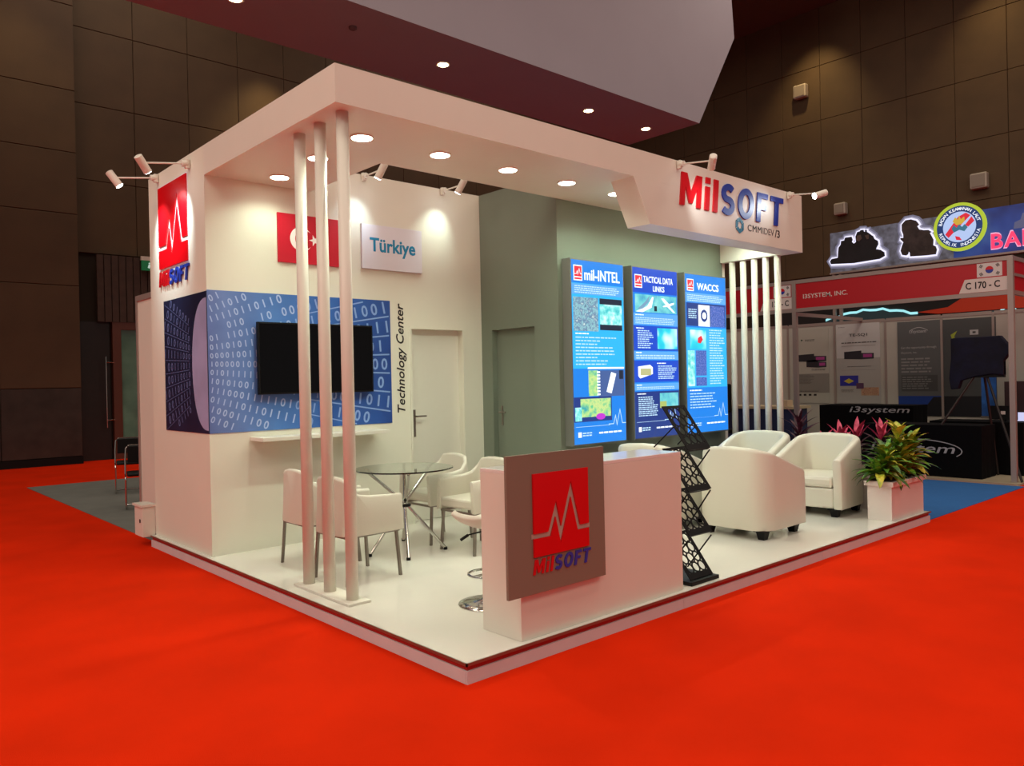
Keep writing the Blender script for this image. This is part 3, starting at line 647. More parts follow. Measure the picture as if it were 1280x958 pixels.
# ================================================================== FURNITURE
def rbox(x0, y0, z0, x1, y1, z1): return MB().box(x0, y0, z0, x1, y1, z1)
def dining_chair():
    """faces +X, origin on the floor under the seat"""
    t = thing('dining_chair', (0, 0, 0), '', 'chair', 'white armchairs round the glass table')
    # wrap-round back and arms: U path, height falling to the front
    path = []
    for y in (-1, 1): pass
    hw, bx, fx_ = .235, -.22, .27
    pts = [(fx_, -hw), (.12, -hw), (-.02, -hw), (-.12, -hw), (-.19, -hw + .02), (bx, -hw + .06), (bx - .01, -.09), (bx - .012, 0)]
    pts = pts + [(x, -y) for x, y in reversed(pts[:-1])]
    hs = [.635, .64, .648, .665, .725, .78, .795, .80]; hs = hs + hs[:-1][::-1]
    sh = MB(); n = len(pts); b0 = 0
    for i, (x, y) in enumerate(pts):
        a = Vector(pts[max(i-1, 0)]); c = Vector(pts[min(i+1, n-1)]); d = (c - a).normalized(); nr = Vector((d.y, -d.x))   # outward
        th = .022; h = hs[i]; fl = .018
        for o, z in ((th, .36), (th + fl*.6, .52), (th + fl, h - .018), (th*.5 + fl, h), (-th*.5 + fl, h), (-th + fl, h - .018), (-th + fl*.6, .52), (-th, .36)):
            sh.v.append((x + nr.x * o, y + nr.y * o, z))
    for i in range(n - 1):
        for k_ in range(8):
            j = (k_ + 1) % 8; sh.f.append((i*8 + k_, i*8 + j, (i+1)*8 + j, (i+1)*8 + k_))
    sh.f.append(tuple(range(8))[::-1]); sh.f.append(tuple((n-1)*8 + k_ for k_ in range(8)))
    link('backrest', sh.mesh('backrest'), LEATH, t, smooth=True, bevel=.006)
    link('seat', MB().box(-.205, -.208, .385, .26, .208, .47).mesh('seat'), LEATH, t, bevel=.02)
    link('seat_frame', MB().box(-.2, -.225, .345, .25, -.2, .36).box(-.2, .2, .345, .25, .225, .36).box(-.225, -.2, .345, -.2, .2, .36).box(.225, -.2, .345, .25, .2, .36).mesh('seat_frame'), SATIN, t)
    for sx, sy in ((-1, -1), (-1, 1), (1, -1), (1, 1)):
        x0, y0 = sx * .215 + .012, sy * .21; x1, y1 = x0 + sx * .025, y0 + sy * .012; r = .0105; mb = MB()
        mb.add([(x1-r,y1-r,0),(x1+r,y1-r,0),(x1+r,y1+r,0),(x1-r,y1+r,0),(x0-r,y0-r,.345),(x0+r,y0-r,.345),(x0+r,y0+r,.345),(x0-r,y0+r,.345)], [(0,3,2,1),(4,5,6,7),(0,1,5,4),(1,2,6,5),(2,3,7,6),(3,0,4,7)])
        link('leg', mb.mesh('leg'), SATIN, t)
    return t
ch = dining_chair()
cl = [(.60, 2.72, 0, 'white leatherette armchair on steel legs, farther left one beside the post screen'), (.56, 2.06, .05, 'white leatherette armchair on steel legs directly behind the post screen'),
      (1.88, 2.78, PI, 'white leatherette armchair behind the glass table near the white door'), (1.86, 2.15, PI + .04, 'white leatherette armchair right of the glass table, half behind the counter')]
for i, (x, y, rz, lab) in enumerate(cl):
    o = ch if i == 0 else copy_tree(ch); o.location = (x, y, F0); o.rotation_euler = (0, 0, rz); o['label'] = lab
# glass table
t = thing('glass_table', (1.36, 2.57, F0), 'round glass table on crossing chrome tubes', 'table')
gm = mat('table_glass', '#e6f2ec', .02, Transmission_Weight=1.0, IOR=1.45)
part('tabletop', MB().lathe([(.43, .722), (.437, .726), (.437, .731), (.43, .735)], (1.36, 2.57, F0), 64), gm, t)
C0 = Vector((1.36, 2.57, F0 + .40))
for fx2, fy2, ux, uy in ((1.0, 2.58, .30, .03), (1.15, 2.22, .18, .27), (1.62, 2.33, -.26, .20), (1.58, 2.93, -.16, -.30)):
    top = Vector((1.36 + ux, 2.57 + uy, F0 + .71)); ft = Vector((fx2, fy2, F0 + .012)); mid = C0 + (Vector((fx2, fy2, 0)) - Vector((1.36, 2.57, 0))) * .07
    mid.z = F0 + .40
    part('leg', MB().tube([ft, mid, top], .0145, 14), CHROME, t, smooth=False)
    part('rubber_foot', MB().tube([ft + Vector((0, 0, -.012)), ft + Vector((0, 0, .012))], .018, 12), BLACK, t)
    part('glass_pad', MB().tube([top, top + Vector((0, 0, .012))], .02, 14), CHROME, t)
part('knot', MB().lathe([(.045, -.012), (.055, -.006), (.055, .008), (.045, .014)], tuple(C0), 20), BLACK, t)
# bar stool
t = thing('bar_stool', (.79, .76, F0), 'white bar stool with round chrome base behind the counter end', 'stool')
cx_, cy_ = .79, .76
part('base', MB().lathe([(.20, 0), (.20, .008), (.15, .022), (.05, .035), (.032, .06)], (cx_, cy_, F0), 40), CHROME, t, smooth=True)
part('column', MB().lathe([(.028, .06), (.028, .32), (.018, .325), (.018, .50)], (cx_, cy_, F0), 20), CHROME, t, smooth=False)
ft = MB(); ft.tube([(cx_ + .13*math.cos(a), cy_ + .13*math.sin(a), F0 + .20) for a in [i*2*PI/24 for i in range(25)]], .009, 8).tube([(cx_ - .13, cy_, F0 + .20), (cx_, cy_, F0 + .20)], .008, 8)
part('footrest', ft, CHROME, t)
sm = MB(); NU, NV = 14, 10
for i in range(NU + 1):
    for j in range(NV + 1):
        a = i / NU * 2 - 1; b = j / NV * 2 - 1
        rr = (1 - .12 * a*a*b*b); x = cx_ + a * .20 * rr; y = cy_ + b * .19 * rr
        z = F0 + .50 + .09 * max(0, -a) ** 2 + .055 * max(0, a) ** 2 + .02 * b*b
        sm.v.append((x, y, z))
for i in range(NU):
    for j in range(NV):
        q = i * (NV+1) + j; sm.f.append((q, q + NV + 1, q + NV + 2, q + 1))
o = part('seat', sm, LEATH, t, smooth=True); so = o.modifiers.new('solid', 'SOLIDIFY'); so.thickness = .04; so.offset = 1; bv = o.modifiers.new('b', 'BEVEL'); bv.width = .012; bv.segments = 3
part('lever', MB().tube([(cx_, cy_, F0 + .49), (cx_ - .12, cy_ + .05, F0 + .47)], .005, 8).tube([(cx_ - .12, cy_ + .05, F0 + .47), (cx_ - .17, cy_ + .07, F0 + .44)], .010, 8), BLACK, t)

# tub armchairs
def tub_chair():
    """faces +X"""
    t = thing('tub_armchair', (0, 0, 0), '', 'armchair', 'white tub armchairs of the lounge corner')
    hw, bk_, fr_, rc = .335, -.335, .34, .15
    pts = [(fr_, -hw), (.2, -hw), (.05, -hw), (bk_ + rc, -hw)]
    for i in range(1, 8): a = -PI/2 - i * PI/2/8; pts.append((bk_ + rc + rc * math.cos(a), -hw + rc + rc * math.sin(a)))
    pts += [(bk_, -hw + rc), (bk_, 0)]; pts += [(x, -y) for x, y in reversed(pts[:-1])]; n = len(pts)
    L = [0]
    for p, q in zip(pts, pts[1:]): L.append(L[-1] + (Vector(p) - Vector(q)).length)
    mbs = MB(); K = 10
    for i, (x, y) in enumerate(pts):
        a = Vector(pts[max(i-1, 0)]); c = Vector(pts[min(i+1, n-1)]); d = (c - a).normalized(); nr = Vector((d.y, -d.x))
        s_ = min(L[i], L[-1] - L[i]) / (L[-1] / 2); h = .60 + .235 * (math.sin(min(1, s_ * 1.05) * PI/2)) ** 1.15
        th = .045; fl = .022 * (.3 + .7 * s_)
        for o, z in ((th + .0, .085), (th + .002, .3), (th + fl, h - .035), (th + fl - .012, h - .010), (th*.5 + fl, h), (-th*.4 + fl, h - .001), (-th + fl + .008, h - .012), (-th + fl, h - .04), (-th, .34), (-th, .085)):
            mbs.v.append((x + nr.x * o, y + nr.y * o, z))
    for i in range(n - 1):
        for k_ in range(K):
            j = (k_ + 1) % K; mbs.f.append((i*K + k_, i*K + j, (i+1)*K + j, (i+1)*K + k_))
    mbs.f.append(tuple(range(K))[::-1]); mbs.f.append(tuple((n-1)*K + k_ for k_ in range(K)))
    link('shell', mbs.mesh('shell'), LEATH, t, smooth=True, bevel=.01)
    link('seat_base', MB().box(-.29, -.289, .09, .335, .289, .30).mesh('seat_base'), LEATH, t, bevel=.02)
    link('cushion', MB().box(-.28, -.285, .302, .35, .285, .42).mesh('cushion'), LEATH, t, bevel=.035)
    for sx, sy in ((-1, -1), (-1, 1), (1, -1), (1, 1)):
        x, y = sx * .27, sy * .28; m2 = MB(); r0, r1 = .030, .045
        m2.add([(x-r0,y-r0,0),(x+r0,y-r0,0),(x+r0,y+r0,0),(x-r0,y+r0,0),(x-r1,y-r1,.075),(x+r1,y-r1,.075),(x+r1,y+r1,.075),(x-r1,y+r1,.075)], [(0,3,2,1),(4,5,6,7),(0,1,5,4),(1,2,6,5),(2,3,7,6),(3,0,4,7)])
        m2.box(x - .07, y - .055, .075, x + .07, y + .055, .085)
        link('foot', m2.mesh('foot'), BLACK, t)
    return t
tc_ = tub_chair()
for i, (x, y, rz, lab) in enumerate([(4.10, .79, .0, 'white tub armchair seen from behind, nearest the brochure stand'), (5.60, .86, PI + .06, 'white tub armchair with open front facing left, beside the green plants'),
                                     (5.58, 1.66, PI + .08, 'white tub armchair in front of the five white posts'), (3.93, 1.70, .04, 'white tub armchair mostly hidden behind the counter and brochure stand')]):
    o = tc_ if i == 0 else copy_tree(tc_); o.location = (x, y, F0); o.rotation_euler = (0, 0, rz); o['label'] = lab

# brochure stand: zig-zag of four perforated black trays
t = thing('brochure_stand', (2.22, .2, F0), 'black folding zigzag brochure stand with perforated trays beside the counter', 'brochure stand')
part('foot_plate', MB().box(2.06, .03, F0, 2.40, .33, F0 + .028), BLACK, t, bevel=.004)
def tray(x0, x1, pb, pt_, nm='tray'):
    """perforated sheet from bottom edge pb=(y,z) to top edge pt_"""
    b = Vector((0, *pb)); tp = Vector((0, *pt_)); nrm = (tp - b).cross(Vector((1, 0, 0))).normalized(); mb = MB(); L_ = (tp - b).length; W_ = x1 - x0
    def P3(u, v, d): return Vector((x0 + u, 0, 0)) + b + (tp - b).normalized() * v + nrm * d
    nx, ny = 3, 4; mx, my0, my1 = .03, .045, .02; cw = (W_ - 2*mx) / nx; chh = (L_ - my0 - my1) / ny; N = 12; th = .004
    def cell(u0, v0, u1, v1):
        cu, cv = (u0+u1)/2, (v0+v1)/2; rx, ry = (u1-u0)*.40, (v1-v0)*.43
        rim = []
        for k_ in range(N):
            a = 2*PI*k_/N; c, s_ = math.cos(a), math.sin(a); m_ = 1 / max(abs(c), abs(s_)); rim.append((cu + c*m_*(u1-u0)/2, cv + s_*m_*(v1-v0)/2, cu + c*rx, cv + s_*ry))
        for k_ in range(N):
            p, q = rim[k_], rim[(k_+1) % N]
            mb.add([P3(p[0],p[1],0), P3(q[0],q[1],0), P3(q[2],q[3],0), P3(p[2],p[3],0), P3(p[0],p[1],-th), P3(q[0],q[1],-th), P3(q[2],q[3],-th), P3(p[2],p[3],-th)], [(0,1,2,3),(7,6,5,4),(3,2,6,7)])
    for i in range(nx):
        for j in range(ny): cell(mx + i*cw, my0 + j*chh, mx + (i+1)*cw, my0 + (j+1)*chh)
    for (u0, v0, u1, v1) in ((0, 0, W_, my0), (0, L_-my1, W_, L_), (0, my0, mx, L_-my1), (W_-mx, my0, W_, L_-my1)):
        mb.add([P3(u0,v0,.001), P3(u1,v0,.001), P3(u1,v1,.001), P3(u0,v1,.001), P3(u0,v0,-th), P3(u1,v0,-th), P3(u1,v1,-th), P3(u0,v1,-th)], [(0,1,2,3),(7,6,5,4),(0,4,5,1),(1,5,6,2),(2,6,7,3),(3,7,4,0)])
    mb.add([P3(0,0,0), P3(W_,0,0), P3(W_,.004,.03), P3(0,.004,.03)], [(0,1,2,3),(3,2,1,0)])       # lip
    part(nm, mb, BLACK, t)
zz = [(.145, .44), (.46, .76), (.775, 1.075), (1.075, 1.385)]
for k_, (a, b) in enumerate(zz):
    tray(2.09, 2.37, (.065, a), (.29, b))
for a, b in ((.14, .44), (.44, .77), (.77, 1.07)):
    part('strut', MB().tube([(2.375, .075, b - .01), (2.375, .29, a + .02)], .006, 6), BLACK, t); part('strut', MB().tube([(2.085, .075, b - .01), (2.085, .29, a + .02)], .006, 6), BLACK, t)
part('strut', MB().tube([(2.085, .18, 1.24), (2.085, .36, 1.085)], .005, 6), BLACK, t); part('strut', MB().tube([(2.375, .18, 1.24), (2.375, .36, 1.085)], .005, 6), BLACK, t)

# planters
PLW = mat('planter_white', '#ddd5cd', .4)
t = thing('planter_box', (5.84, .15, F0), 'white rectangular planter box at the right front corner, filled with green plants', 'planter')
part('box', MB().box(5.44, .03, F0, 6.24, .27, F0 + .345), PLW, t); part('rim', MB().box(5.415, .005, F0 + .3455, 6.265, .295, F0 + .395), PLW, t, bevel=.004)
SOIL = mat('soil', '#2a1c10', .95, var=.3, vscale=30)
part('soil', MB().box(5.45, .04, F0 + .396, 6.23, .26, F0 + .405), SOIL, t)
t = thing('planter_box', (6.12, .9, F0), 'long low planter box along the right edge behind the armchairs, with purple plants', 'planter')
part('box', MB().box(6.02, .33, F0, 6.27, 1.52, F0 + .345), PLW, t); part('rim', MB().box(6.0, .31, F0 + .3455, 6.29, 1.54, F0 + .385), PLW, t)
part('soil', MB().box(6.03, .35, F0 + .386, 6.26, 1.50, F0 + .395), SOIL, t)
def leaf_mesh(name, L_, W_, curl, m, wav=0.0):
    mb = MB(); n = 6
    for i in range(n + 1):
        s_ = i / n; a = curl * s_; x = L_ * (math.sin(a) / curl if curl else s_) ; z = L_ * ((1 - math.cos(a)) / curl if curl else 0)
        wd = W_ * math.sin(PI * min(1, .08 + s_ * .92) ** .85) ** .8 if i < n else 0.0
        wd = max(wd, .001); zz_ = wav * math.sin(i * 2.4)
        mb.v += [(x, -wd/2, -z + wd*.18 + zz_), (x, 0, -z), (x, wd/2, -z + wd*.18 - zz_)]
    for i in range(n):
        q = i*3; mb.f += [(q, q+3, q+4, q+1), (q+1, q+4, q+5, q+2)]
    me = mb.mesh(name); me.materials.append(m); me.polygons.foreach_set('use_smooth', [True]*len(me.polygons)); return me
def leafmat(name, a, b, sc=18):
    m = mat(name, a, .42); nt = m.node_tree; bs = nt.nodes['Principled BSDF']; tc = nt.nodes.new('ShaderNodeTexCoord'); n = nt.nodes.new('ShaderNodeTexNoise'); n.inputs['Scale'].default_value = sc
    r = nt.nodes.new('ShaderNodeValToRGB'); r.color_ramp.elements[0].position = .42; r.color_ramp.elements[1].position = .6; r.color_ramp.elements[0].color = lin(a); r.color_ramp.elements[1].color = lin(b)
    nt.links.new(tc.outputs['Object'], n.inputs['Vector']); nt.links.new(n.outputs[0], r.inputs[0]); nt.links.new(r.outputs[0], bs.inputs['Base Color']); return m
LG1, LG2, LG3 = leafmat('leaf_green', '#3f7a1e', '#7fa32e'), leafmat('leaf_yellow_green', '#8fa028', '#c9b93e'), leafmat('leaf_dark_green', '#26521a', '#5c7a22')
LP1, LP2 = leafmat('leaf_maroon', '#36121f', '#561f33'), leafmat('leaf_pink', '#b02a4e', '#d24a6a')
STEM = mat('plant_stem', '#5a4a2a', .8)
gl = [leaf_mesh('leaf', .20, .06, .9, LG1, .002), leaf_mesh('leaf', .17, .055, 1.4, LG2, .003), leaf_mesh('leaf', .22, .052, 1.1, LG3), leaf_mesh('leaf', .15, .06, .6, LG1, .004)]
yl = [leaf_mesh('leaf', .17, .065, .8, LG2, .004), leaf_mesh('leaf', .15, .07, 1.2, leafmat('leaf_yellow', '#b3a52e', '#dcc84a'), .004), leaf_mesh('leaf', .19, .055, .9, LG1)]
pl = [leaf_mesh('leaf', .30, .045, .7, LP1), leaf_mesh('leaf', .24, .05, .5, LP1)]
pk = [leaf_mesh('leaf', .24, .06, .4, LP2), leaf_mesh('leaf', .20, .055, .6, LP2)]
def plant(name, x, y, z, h, n, meshes, lab, seed, top=None, spread=1.0, pmin=.08, sc=1.0, group=None, topn=6):
    rnd = random.Random(seed); t = thing(name, (x, y, z), lab, 'plant', group)
    part('stem', MB().tube([(x, y, z - .005), (x + .01, y, z + h*.5), (x, y, z + h)], [.012, .009, .004], 6), STEM, t)
    for i in range(n):
        f = i / n; ph = i * 2.39996 + rnd.uniform(-.3, .3); pitch = pmin + (1.35 - pmin) * f ** 1.3 + rnd.uniform(-.15, .15)
        me = rnd.choice(top) if (top and i >= n - topn) else rnd.choice(meshes)
        o = bpy.data.objects.new('leaf', me); COL.objects.link(o); o.parent = t
        o.location = (.01 * math.cos(ph), .01 * math.sin(ph), .04 + (h - .04) * f); o.rotation_euler = (0, -pitch, ph); s_ = sc * 1.45 * rnd.uniform(.75, 1.15) * (1.05 - .25 * f) * spread; o.scale = (s_, s_, s_)
    return t
zf = F0 + .405
plant('croton_plant', 5.55, .13, zf, .22, 44, gl, 'bushy green plant at the left end of the front planter', 11)
plant('croton_plant', 5.72, .20, zf, .26, 40, gl + yl[:1], 'bushy green plant, second from the left in the front planter', 12)
plant('croton_plant', 5.90, .12, zf, .24, 44, gl + yl[:1], 'bushy mottled green plant in the middle of the front planter', 13)
plant('croton_plant', 6.02, .19, zf, .46, 46, yl, 'tallest yellow green croton rising above the front planter', 14, top=yl[:2], sc=.95)
plant('croton_plant', 6.16, .12, zf, .34, 50, yl, 'yellow croton at the right end of the front planter', 15)
plant('croton_plant', 5.47, .16, zf - .0, .10, 20, gl, 'low green plant spilling over the left rim of the front planter', 16, pmin=.2)
zf = F0 + .395
for i, (y, h, sd_, lab) in enumerate(((1.38, .52, 21, 'dark purple cordyline beside the five white posts, farthest one'), (1.12, .30, 22, 'purple cordyline behind the open armchair, second from the posts'), (.88, .36, 23, 'purple cordyline with pink tips behind the right armchair back'), (.70, .40, 24, 'purple cordyline with pink tips just left of the green plants'), (.42, .44, 25, 'purple cordyline with bright pink tips behind the yellow croton'))):
    plant('cordyline_plant', 6.165, y, zf, h, 30 if i else 44, pl, lab, sd_, top=None if i == 0 else pk, sc=.78, topn=9, pmin=.35)

# ================================================================== LEFT BACKGROUND
t = thing('partition_panel', (.16, 5.75, 0), 'white shell partition panel standing behind the left side wall', 'partition')
part('panel', MB().box(.165, 5.40, .05, .19, 5.94, 2.56), WHITE, t); part('frame', MB().box(.15, 5.94, 0, .20, 5.98, 2.62).box(.15, 5.36, 0, .20, 5.40, 2.62).box(.15, 5.40, 2.56, .20, 5.94, 2.62), ALUB, t)
def cantilever(x, y, rz, lab):
    t = thing('visitor_chair', (x, y, 0.006), lab, 'chair', 'black chairs on the grey carpet', rz)
    for s_ in (-1, 1):
        link('frame', MB().tube([(.22, s_*.23, .43), (-.2, s_*.23, .43), (-.22, s_*.23, .62), (-.24, s_*.22, .78), (-.25, s_*.18, .82)], .011, 8).tube([(.22, s_*.23, .43), (.23, s_*.23, .4), (.23, s_*.23, .03), (.21, s_*.23, .012), (-.22, s_*.23, .012)], .011, 8).mesh('frame'), CHROME, t)
    link('crossbar', MB().tube([(-.22, -.23, .012), (-.22, .23, .012)], .011, 8).tube([(-.25, -.18, .82), (-.25, .18, .82)], .011, 8).mesh('crossbar'), CHROME, t)
    link('seat', MB().box(-.2, -.215, .435, .23, .215, .475).mesh('seat'), BLACK, t, bevel=.015); link('backrest', MB().box(-.25, -.2, .58, -.225, .2, .81).mesh('backrest'), BLACK, t, bevel=.01)
cantilever(1.16, 9.75, math.radians(255), 'black chair with chrome tube frame, the farther of the two')
cantilever(.80, 7.95, math.radians(255), 'black chair with chrome tube frame, the nearer one cut off by the partition')

# ================================================================== RIGHT BOOTH
REDF = mat('booth_red_fascia', '#b50f1e', .45); ORG = mat('orange_band', '#d0380c', .5)
bt = thing('shell_booth', (11.2, 2.5, 0), 'grey shell-scheme booth with red fascia boards right of the stand', 'exhibition booth')
KX = 9.94
def post(x, y, z1=3.2): part('post', MB().box(x - .035, y - .035, 0, x + .035, y + .035, z1), ALUB, bt)
post(KX, .2); post(KX, 3.42); post(KX, 6.6);
def fascia(y0, y1):
    part('fascia_board', MB().box(KX - .012, y0 + .036, 2.72, KX + .012, y1 - .036, 3.14), REDF, bt)
    part('fascia_rail', MB().box(KX - .025, y0 + .036, 3.14, KX + .025, y1 - .036, 3.2), ALUB, bt); part('fascia_rail', MB().box(KX - .025, y0 + .036, 2.66, KX + .025, y1 - .036, 2.72), ALUB, bt)
fascia(.2, 3.42); fascia(3.42, 6.6)
part('fascia_board', MB().box(KX + .036, .188, 2.72, 12.46, .212, 3.14), REDF, bt); part('fascia_rail', MB().box(KX + .036, .175, 3.14, 12.46, .225, 3.2), ALUB, bt); part('fascia_rail', MB().box(KX + .036, .175, 2.66, 12.46, .225, 2.72), ALUB, bt); part('fascia_rail', MB().box(KX + .036, .17, 2.92, 12.46, .186, 2.96), ALUB, bt)
kf = FX(KX - .012)
BWH = mat('booth_white', '#d8cfc8', .5)
part('fascia_name', text(MB(), kf, 'I3SYSTEM, INC.', -3.26, 2.865, -2.5, 2.95, 0, .003, off=.008), BWH, bt)
part('number_plate', MB().prism(kf, [(-.86, 2.725), (-.24, 2.725), (-.24, 2.92), (-.78, 2.92)], 0, .004), BWH, bt)
part('booth_number', text(MB(), FX(KX - .016), 'C 170 - C', -.77, 2.775, -.33, 2.875, 0, .003, off=.02), INK, bt)
def kflag(u0, v0, u1, v1):
    fr = kf; part('flag', MB().rect(fr, u0, v0, u1, v1, 0, .004), mat('paper_white', '#d6d2ce', .5), bt)
    cu, cv, r = (u0+u1)/2, (v0+v1)/2, (v1-v0)*.26
    up_ = [(cu + r*math.cos(a), cv + r*math.sin(a)) for a in [i*PI/12 for i in range(13)]]; lo_ = [(cu + r*math.cos(a), cv + r*math.sin(a)) for a in [PI + i*PI/12 for i in range(13)]]
    part('flag_circle', MB().prism(fr, up_, .004, .006), REDL, bt); part('flag_circle', MB().prism(fr, lo_, .004, .006), BLUEL, bt)
    mb = MB()
    for sx in (-1, 1):
        for sy in (-1, 1):
            a = math.atan2(sy*.6, sx); px, py = cu + sx*(u1-u0)*.33, cv + sy*(v1-v0)*.29; ux, uy = math.cos(a), math.sin(a); tx, ty = -uy, ux
            for k_ in (-1, 0, 1):
                qx, qy = px + ux*k_*.014, py + uy*k_*.014; mb.prism(fr, [(qx - tx*.022 - ux*.004, qy - ty*.022 - uy*.004), (qx - tx*.022 + ux*.004, qy - ty*.022 + uy*.004), (qx + tx*.022 + ux*.004, qy + ty*.022 + uy*.004), (qx + tx*.022 - ux*.004, qy + ty*.022 - uy*.004)], .004, .006)
    part('flag_bars', mb, INK, bt)
kflag(-.62, 2.935, -.30, 3.13); kflag(-3.80, 2.935, -3.48, 3.13)
part('number_plate', MB().prism(kf, [(-4.06, 2.725), (-3.46, 2.725), (-3.46, 2.92), (-3.98, 2.92)], 0, .004), BWH, bt)
part('booth_number', text(MB(), FX(KX - .016), 'C 171 - C', -3.95, 2.775, -3.52, 2.875, 0, .003, off=.02), INK, bt)
# back wall of the booth: panels between uprights
bx = 12.5
ys = [-.78, .2, 1.18, 2.0, 2.98, 3.0 + .96, 4.94, 5.92, 6.9]
for a, b in zip(ys, ys[1:]):
    part('wall_panel', MB().box(bx - .006, a + .02, .05, bx + .006, b - .02, 2.56), SHELLW, bt); part('upright', MB().box(bx - .022, b - .02, 0, bx + .022, b + .02, 2.6), ALUB, bt)
    part('top_rail', MB().box(bx - .02, a + .02, 2.56, bx + .02, b - .02, 2.62), ALUB, bt)
part('cross_rail', MB().box(KX + .04, 3.4, 2.6, 12.5, 3.44, 2.66), ALUB, bt)
part('booth_floor', MB().box(9.78, .1, 0, 12.5, 6.6, .03), mat('booth_beige_floor', '#a2957c', .6), bt)
# posters in the booth
pf = FX(bx - .01)
def poster(y0, y1, z0, z1, col, lab, fill):
    t = thing('poster', (bx - .02, (y0+y1)/2, z0), lab, 'poster', 'posters on the booth back wall')
    P = part('sheet', MB().rect(pf, -y1, z0, -y0, z1, .005, .009), mat('poster_' + col[1:], col, .45), t)
    W, H = y1 - y0, z1 - z0
    def R_(c, u0, v0, u1, v1, l=1, name='print_field'): part(name, MB().rect(pf, -y1 + u0*W, z1 - v1*H, -y1 + u1*W, z1 - v0*H, .009, .009 + .001*l), mat('ink_' + c[1:], c, .5) if isinstance(c, str) else c, P)
    def T_(s_, u0, v0, u1, v1, c, off=.01, sh=0): part('title', text(MB(), pf, s_, -y1 + u0*W, z1 - v1*H, -y1 + u1*W, z1 - v0*H, .009, .012, off=off, shear=sh), mat('ink_' + c[1:], c, .5), P)
    def X_(u0, v0, u1, v1, n, c, rag=.3): part('small_print', words(MB(), pf, -y1 + u0*W, z1 - v1*H, -y1 + u1*W, z1 - v0*H, n, .012, .45, rag, seed=int(v0*977)), mat('ink_' + c[1:], c, .5), P)
    def G_(c, pts, l=2, name='picture'): part(name, MB().prism(pf, [(-y1 + u*W, z1 - v*H) for u, v in pts], .009, .009 + .001*l), mat('ink_' + c[1:], c, .5), P)
    fill(R_, T_, X_, G_)
def device(R_, G_, u, v, s_=1.0):
    G_('#26262c', [(u, v), (u + .40*s_, v - .01), (u + .40*s_, v + .10), (u, v + .09)]); G_('#30303a', [(u + .40*s_, v + .02), (u + .68*s_, v + .025), (u + .68*s_, v + .095), (u + .40*s_, v + .1)]); R_('#a8428a', u + .44*s_, v + .035, u + .64*s_, v + .075, 3, 'device_screen')
def p1(R_, T_, X_, G_):
    G_('#2c4a3a', [(.2, .125), (.26, .14), (.2, .155)]); X_(.32, .13, .6, .16, 2, '#5a5a58', 0); device(R_, G_, .08, .34, 1.25); device(R_, G_, .35, .42, .85); X_(.5, .53, .9, .56, 2, '#555555', 0)
    R_('#8a8780', 0, .60, 1, .86); X_(.08, .61, .6, .74, 9, '#66645f'); X_(.08, .83, .7, .845, 1, '#333333', 0)
    for k_ in range(4): R_('#222222', .1 + .15*k_, .875, .18 + .15*k_, .9, 2, 'print_icon')
def p2(R_, T_, X_, G_):
    X_(.05, .03, .2, .045, 1, '#888888', 0); T_('TE-SQ1', .30, .125, .72, .165, '#2c2c2c', .008); X_(.12, .225, .92, .25, 1, '#44443f', 0); R_('#8a8a86', .12, .275, .9, .28, 2, 'rule'); R_('#a9a8a2', 0, .43, 1, 1)
    device(R_, G_, .18, .35); X_(.25, .53, .8, .545, 1, '#55534f', 0); R_('#8c8b86', .1, .58, .9, .583, 2, 'rule')
    R_('#2a2c9c', .07, .65, .5, .78, 2, 'picture'); G_('#c9b83a', [(.16, .72), (.28, .685), (.40, .72), (.28, .75)], 3); R_('#5a3a5a', .45, .745, .62, .815, 3, 'picture'); R_(pic('poster_photo', ['#7a4a3a', '#c0a080', '#8a2f30'], 40, emit=False), .56, .80, .96, .90, 2, 'picture'); X_(.1, .82, .4, .86, 3, '#77756f')
poster(4.08, 4.80, 1.02, 2.5, '#b3b2a6', 'pale product poster with black camera device, leftmost in the booth', p1)
poster(3.08, 3.92, 1.02, 2.56, '#c6c7c4', 'white poster titled TE-SQ1 with black device picture', p2)
def p3(R_, T_, X_, G_):
    R_('#5c6060', 0, 0, 1, .79); T_('i3system', .28, .09, .66, .135, '#b9bcbc', .0, .2); part_arc = [(.28 + .42*i/10, .10 - .035*math.sin(PI*i/10)) for i in range(11)]; G_('#b9bcbc', part_arc + [(u, v + .006) for u, v in reversed(part_arc)])
    T_('Get the opportunity through', .08, .265, .88, .295, '#a9abaa', .0); T_('i3system, inc.', .08, .32, .45, .345, '#a9abaa', .0); X_(.08, .38, .8, .55, 5, '#8a8c8b'); R_('#484b4b', .08, .57, .9, .74, 2); X_(.1, .58, .85, .72, 6, '#7d807f')
    R_('#123a8c', 0, .79, 1, 1, 1); G_('#0a0c14', [(.45, 1), (.8, .80), (1, .80), (1, 1)], 2); X_(.28, .88, .45, .9, 2, '#6a86b8', 0)
def p4(R_, T_, X_, G_):
    R_('#484c4c', 0, 0, 1, .79); G_('#9fb03a', [(.15, .16), (.28, .12), (.22, .18), (.30, .24), (.2, .25)]); R_('#b9bcbc', .52, .12, .68, .17, 2); R_('#484c4c', .57, .135, .63, .155, 3); X_(.35, .21, .9, .225, 1, '#b9bcbc', 0); R_('#0a0c14', 0, .79, 1, 1, 1)
poster(2.0, 2.76, .80, 2.53, '#505454', 'dark grey poster with the i3system name, left of the draped screen', p3)
poster(1.14, 1.975, .80, 2.52, '#4a4e4e', 'dark grey poster behind the draped screen', p4)
